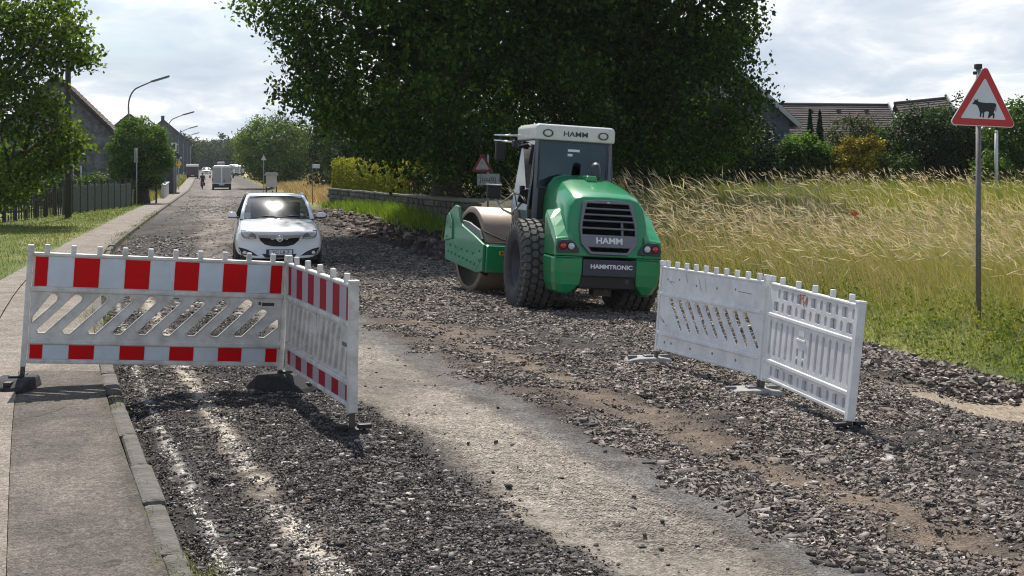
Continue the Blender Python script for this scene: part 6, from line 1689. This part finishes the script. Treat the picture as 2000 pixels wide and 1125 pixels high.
    for y, w_, z in ((2.20, .60, 1.435), (2.32, .63, 1.462), (2.8, .645, 1.490), (3.5, .63, 1.485), (4.2, .585, 1.455), (4.42, .55, 1.42)):
        rs.append([(-w_, y + .10 * (y < 2.5), z - .05), (-w_ * .93, y + .05 * (y < 2.5), z - .008), (-w_ * .5, y, z + .008), (0, y, z + .012), (w_ * .5, y, z + .008), (w_ * .93, y + .05 * (y < 2.5), z - .008), (w_, y + .10 * (y < 2.5), z - .05), (w_ * .8, y + .05, z - .075), (-w_ * .8, y + .05, z - .075)])
    MB().loft(rs, smooth=True).build('roof', M['paint_white'], root)
    for s in (-1, 1):
        a = [Vector(ws(s, v)) for v in (0, .25, .5, .75, 1)]
        MB().tube([a[0] + Vector((s * .02, -.03, -.03))] + [p + Vector((s * .03, .03, 0)) for p in a[1:]] + [Vector((s * .62, 2.6, 1.45))], [.05, .045, .042, .042, .042, .03], 8).build('windscreen_pillar', M['paint_white'], root)
        mb = MB(); q = [(s * .80, 1.62, .97), (s * .815, 2.5, .975), (s * .815, 4.2, .99), (s * .60, 4.1, 1.43), (s * .64, 2.8, 1.45), (s * .62, 2.40, 1.43)]
        mb.add(q + [(p[0] - s * .01, p[1], p[2]) for p in q], [(0, 1, 4, 5), (1, 2, 3, 4), (6, 11, 10, 7), (7, 10, 9, 8)]); mb.build('side_window', M['glass_dark'], root)
        MB().tube([(s * .83, 2.62, .97), (s * .655, 2.66, 1.45)], .035, 6).tube([(s * .83, 3.6, .98), (s * .64, 3.5, 1.45)], .035, 6).build('door_pillar', M['darker'], root)
        MB().tube([(s * .62, 2.5, 1.50), (s * .62, 4.1, 1.48)], .016, 8).build('roof_rail', M['paint_white'], root)
        mb = MB(); mb.loft([[(s * (.97 + dx), 1.66 + dy, z) for dx, z in ((-.09, .985), (.09 , .995), (.115, 1.05), (.07, 1.105), (-.07, 1.10), (-.10, 1.04))] for dy in (-.06, .0)] + [[(s * (.97 + dx * .85), 1.70, 1.04 + (z - 1.04) * .8) for dx, z in ((-.09, .985), (.09, .995), (.115, 1.05), (.07, 1.105), (-.07, 1.10), (-.10, 1.04))]])
        mo = mb.build('door_mirror', M['paint_white'], root, bevel=.02)
        MB().beam((s * .82, 1.70, .965), (s * .92, 1.69, .995), .05, .035).box((min(s * .90, s * 1.06), 1.605, .972), (max(s * .90, s * 1.06), 1.69, .990)).build('mirror_foot', M['darker'], mo)
        for y in (.95, 3.69):
            cx = s * .815; mb = MB(); mb.lathe([(.23, -.09), (.30, -.105), (.335, -.09), (.345, -.04), (.345, .04), (.335, .09), (.30, .105), (.23, .09)], 32, 'x', (cx, y, .345), closed=True); wh = mb.build('wheel', M['rubber'], root)
            mb = MB(); mb.lathe([(.235, s * .085), (.22, s * .07), (.20, s * .02), (.05, s * .06), (0, s * .06)], 24, 'x', (cx, y, .345)); mb.build('rim', M['alu'], wh)
    MB().box((-.66, 1.75, .55), (.66, 4.1, .98)).box((-.55, 2.35, .9), (-.15, 2.5, 1.30)).box((.15, 2.35, .9), (.55, 2.5, 1.30)).box((-.65, 1.45, .86), (.65, 1.85, .97)).build('interior', M['interior'], root, bevel=.03)
    MB().tube([(-.55, 1.30, .985), (-.2, 1.34, 1.03), (.0, 1.27, 1.0)], .01, 5).tube([(.05, 1.27, .985), (.3, 1.35, 1.03), (.62, 1.42, 1.01)], .01, 5).build('wiper', M['darker'], root)
    MB().tube([(0, 4.1, 1.46), (0, 4.2, 1.53)], [.02, .008], 8).build('aerial', M['darker'], root)
    # bonnet shut line and creases
    MB().tube([(s_ * .01 + x, y, z) for x, y, z, s_ in ((-.80, 1.36, .945, 0), (-.4, 1.22, .985, 0), (0, 1.19, .997, 0), (.4, 1.22, .985, 0), (.80, 1.36, .945, 0))], .012, 6).build('cowl', M['darker'], root)
    MB().box((-.80, .25, .15), (.80, 4.3, .24)).build('underbody', M['darker'], root)
    return root
M['lamp_dark'] = simple('headlamp glass', (.22, .23, .25), .08, coat=1, var=.1)
car = estate_car()
Yc = 28.9; xc = Xat(546, Yc); zc_ = float(road_z(np.array(xc + .2 - K(Yc)), np.array(Yc)))
car.location = (xc, Yc, zc_ + .0); car.rotation_euler = (0, R(.6), R(12.0)); tag(car, 'white estate car facing us behind the striped barrier', 'car', 'white cars on the road')
c2 = copy_tree(car)
Y2 = 290; c2.location = (Xat(403, Y2), Y2, float(road_z(np.array(2.2), np.array(Y2)))); c2.rotation_euler = (0, 0, R(13)); c2['label'] = 'tiny white car far down the road left of the van'
# delivery van from behind
def van(label, px, Y, rz, Wd=2.0, H=2.15, L=5.2, name='delivery_van'):
    x = Xat(px, Y); z = float(road_z(np.array(x - K(Y)), np.array(Y))); r = empty(name, (x, Y, z), rz, label, 'van')
    secs = [[(sx * w_ , y, z_) for sx, w_, z_ in ((-1, .46 * Wd, .42), (1, .46 * Wd, .42), (1, .5 * Wd, .75), (1, .5 * Wd, 1.25), (1, .45 * Wd, H - .16), (1, .38 * Wd, H - .02), (-1, .38 * Wd, H - .02), (-1, .45 * Wd, H - .16), (-1, .5 * Wd, 1.25), (-1, .5 * Wd, .75))] for y in (0, .06, L * .7)]
    secs.append([(p[0] * .98, L, min(p[2], 1.1) if p[2] > 1.0 else p[2]) for p in secs[0]])
    MB().loft(secs, smooth=False).build('body', M['paint_white'], r, bevel=.05)
    for s in (-1, 1):
        MB().box((s * .25 * Wd - .22 * Wd, -.03, .72), (s * .25 * Wd + .22 * Wd, .01, H - .22)).build('rear_door', M['van_grey'], r, bevel=.02)
        MB().box((s * .47 * Wd - .05, -.04, .9), (s * .47 * Wd + .05, .02, 1.25)).build('tail_lamp', M['lamp_red'], r, bevel=.01)
        for y in (.85, L - .9):
            mb = MB(); mb.lathe([(.2, -.1), (.33, -.1), (.34, 0), (.33, .1), (.2, .1)], 20, 'x', (s * .43 * Wd, y, .34), closed=True); wh = mb.build('wheel', M['rubber'], r)
            mb = MB(); mb.lathe([(.2, s * .08), (0, s * .06)], 16, 'x', (s * .43 * Wd, y, .34)); mb.build('rim', M['alu'], wh)
        MB().box((s * .60 * Wd - .08, L * .72, 1.15), (s * .60 * Wd + .08, L * .75, 1.45)).build('door_mirror', M['darker'], r)
    MB().box((-.48 * Wd, -.10, .40), (.48 * Wd, .05, .62)).build('bumper', M['darker'], r, bevel=.03)
    MB().box((-.26, -.115, .46), (.26, -.103, .57)).build('number_plate', M['sign_white'], r)
    MB().box((.2, -.05, .80), (.28, -.031, 1.05)).build('door_handle', M['darker'], r)
    MB().box((-.40 * Wd, .05, .22), (.40 * Wd, L - .3, .42)).build('underbody', M['darker'], r)
    return r
M['van_grey'] = simple('shade greyed white door', (.36, .36, .35), .5, var=.06)  # white doors greyed in colour to stand for the van's shaded rear
van('white high roofed van seen from behind on the rough road', 433, 141, R(12), 1.98, 2.5)
van('parked white van at the far end of the road, right of the big van', 457, 270, R(14), 2.0, 2.2)
van('dark windowed parked van right at the meadow tree', 468, 262, R(16), 1.9, 2.0)
van('far white van just showing above the big van', 431.5, 330, R(12), 2.0, 2.6)
tr_ = van('dark lorry with a white roof parked on the left far along the pavement', 376, 225, R(12), 1.9, 2.0, 4.5, 'lorry')
for c in children(tr_):
    if c.name.startswith(('body', 'rear_door')):
        c.data = c.data.copy(); c.data.materials[0] = M['slate']
MB().box((-1.0, -.2, 1.95), (1.0, 3.2, 2.35)).build('roof', M['paint_white'], tr_, bevel=.05)
# rider on a two-wheeler
Yb = 143; xb = Xat(395.5, Yb); zb_ = float(road_z(np.array(xb - K(Yb)), np.array(Yb)))
bk = empty('bicycle', (xb, Yb, zb_), R(15), 'dark bicycle with red bags beside the white van', 'bicycle')
for y in (-.52, .52):
    mb = MB(); mb.lathe([(.31, -.02), (.34, -.025), (.35, 0), (.34, .025), (.31, .02)], 28, 'x', (0, y, .35), closed=True); w_ = mb.build('wheel', M['rubber'], bk)
    mb = MB(); [mb.cyl((0, y, .35), (0, y + .31 * math.cos(a), .35 + .31 * math.sin(a)), .006, 4) for a in np.linspace(0, 2 * math.pi, 13)[:-1]]; mb.build('spokes', M['alu'], w_)
mb = MB(); mb.tube([(0, -.52, .35), (0, -.08, .30), (0, -.20, .85)], .02, 6); mb.tube([(0, -.08, .30), (0, .38, .82), (0, .52, .35)], .02, 6); mb.tube([(0, -.18, .76), (0, .36, .78)], .02, 6); mb.tube([(0, -.52, .35), (0, -.18, .74)], .015, 6); mb.build('frame', M['darker'], bk)
mb = MB(); mb.tube([(-.28, .22, 1.0), (0, .36, 1.02), (.28, .22, 1.0)], .016, 6); mb.tube([(0, .36, .80), (0, .35, 1.02)], .016, 6); mb.build('handlebar', M['darker'], bk)
MB().box((-.09, -.34, .84), (.09, -.08, .90)).build('saddle', M['darker'], bk, bevel=.03)
for s in (-1, 1): MB().box((s * .16 - .07, -.75, .38), (s * .16 + .07, -.38, .72)).build('pannier', M['cloth_red'], bk, bevel=.03)
def skin_person(name, joints, edges, rads, mat, parent):
    me = bpy.data.meshes.new(name); me.from_pydata(joints, edges, []); o = bpy.data.objects.new(name, me); COL.objects.link(o)
    sk = o.modifiers.new('Skin', 'SKIN'); me.skin_vertices.new() if not me.skin_vertices else None
    for v, r in zip(me.skin_vertices[0].data, rads): v.radius = (r, r)
    me.skin_vertices[0].data[0].use_root = True
    o.modifiers.new('Sub', 'SUBSURF').render_levels = 1
    me.materials.append(mat); bpy.context.view_layer.update()
    m2 = bpy.data.meshes.new_from_object(o.evaluated_get(bpy.context.evaluated_depsgraph_get())); bpy.data.objects.remove(o)
    m2.polygons.foreach_set('use_smooth', [True] * len(m2.polygons)); m2.materials.clear(); m2.materials.append(mat)
    q = bpy.data.objects.new(name, m2); COL.objects.link(q); q.parent = parent; return q
ps = empty('person', (xb, Yb, zb_), R(15), 'person in dark clothes riding a bicycle left of the white van', 'person')
J = [(0, -.2, .93), (0, -.14, 1.15), (0, -.02, 1.40), (0, .04, 1.50), (-.19, -.0, 1.38), (-.25, .12, 1.15), (-.27, .24, 1.02), (.19, -.0, 1.38), (.25, .12, 1.15), (.27, .24, 1.02), (-.10, -.16, .90), (-.13, .12, .68), (-.11, -.05, .28), (.10, -.16, .90), (.13, .16, .82), (.11, .06, .45), (-.11, .08, .22), (.11, .19, .40)]
E = [(0, 1), (1, 2), (2, 3), (2, 4), (4, 5), (5, 6), (2, 7), (7, 8), (8, 9), (0, 10), (10, 11), (11, 12), (0, 13), (13, 14), (14, 15), (12, 16), (15, 17)]
skin_person('body', J, E, [.15, .15, .15, .055, .07, .05, .04, .07, .05, .04, .10, .075, .05, .10, .075, .05, .04, .04], M['cloth_dark'], ps)
mb = MB(); mb.lathe([(0, -.12), (.05, -.11), (.078, -.04), (.085, .03), (.07, .09), (0, .12)], 16, 'z', (0, .08, 1.62)); mb.build('head', M['skin'], ps)
mb = MB(); mb.lathe([(.092, .0), (.095, .05), (.075, .11), (0, .135)], 16, 'z', (0, .06, 1.62)); mb.build('helmet', M['darker'], ps)

# ------------------------------------------------------------------ air: one even pale haze round everything
hz = MB().box((-640, -8, -4), (520, 660, 24)); hm = bpy.data.materials.new('haze'); hm.use_nodes = True
ht = hm.node_tree; ht.nodes.clear(); ho = N(ht, 'ShaderNodeOutputMaterial'); hv = N(ht, 'ShaderNodeVolumePrincipled')
hv.inputs['Color'].default_value = (.86, .91, 1.0, 1); hv.inputs['Density'].default_value = .00014; hv.inputs['Anisotropy'].default_value = .2
ht.links.new(hv.outputs[0], ho.inputs['Volume'])
hazeo = hz.build('haze', hm); tag(hazeo, kind='stuff')
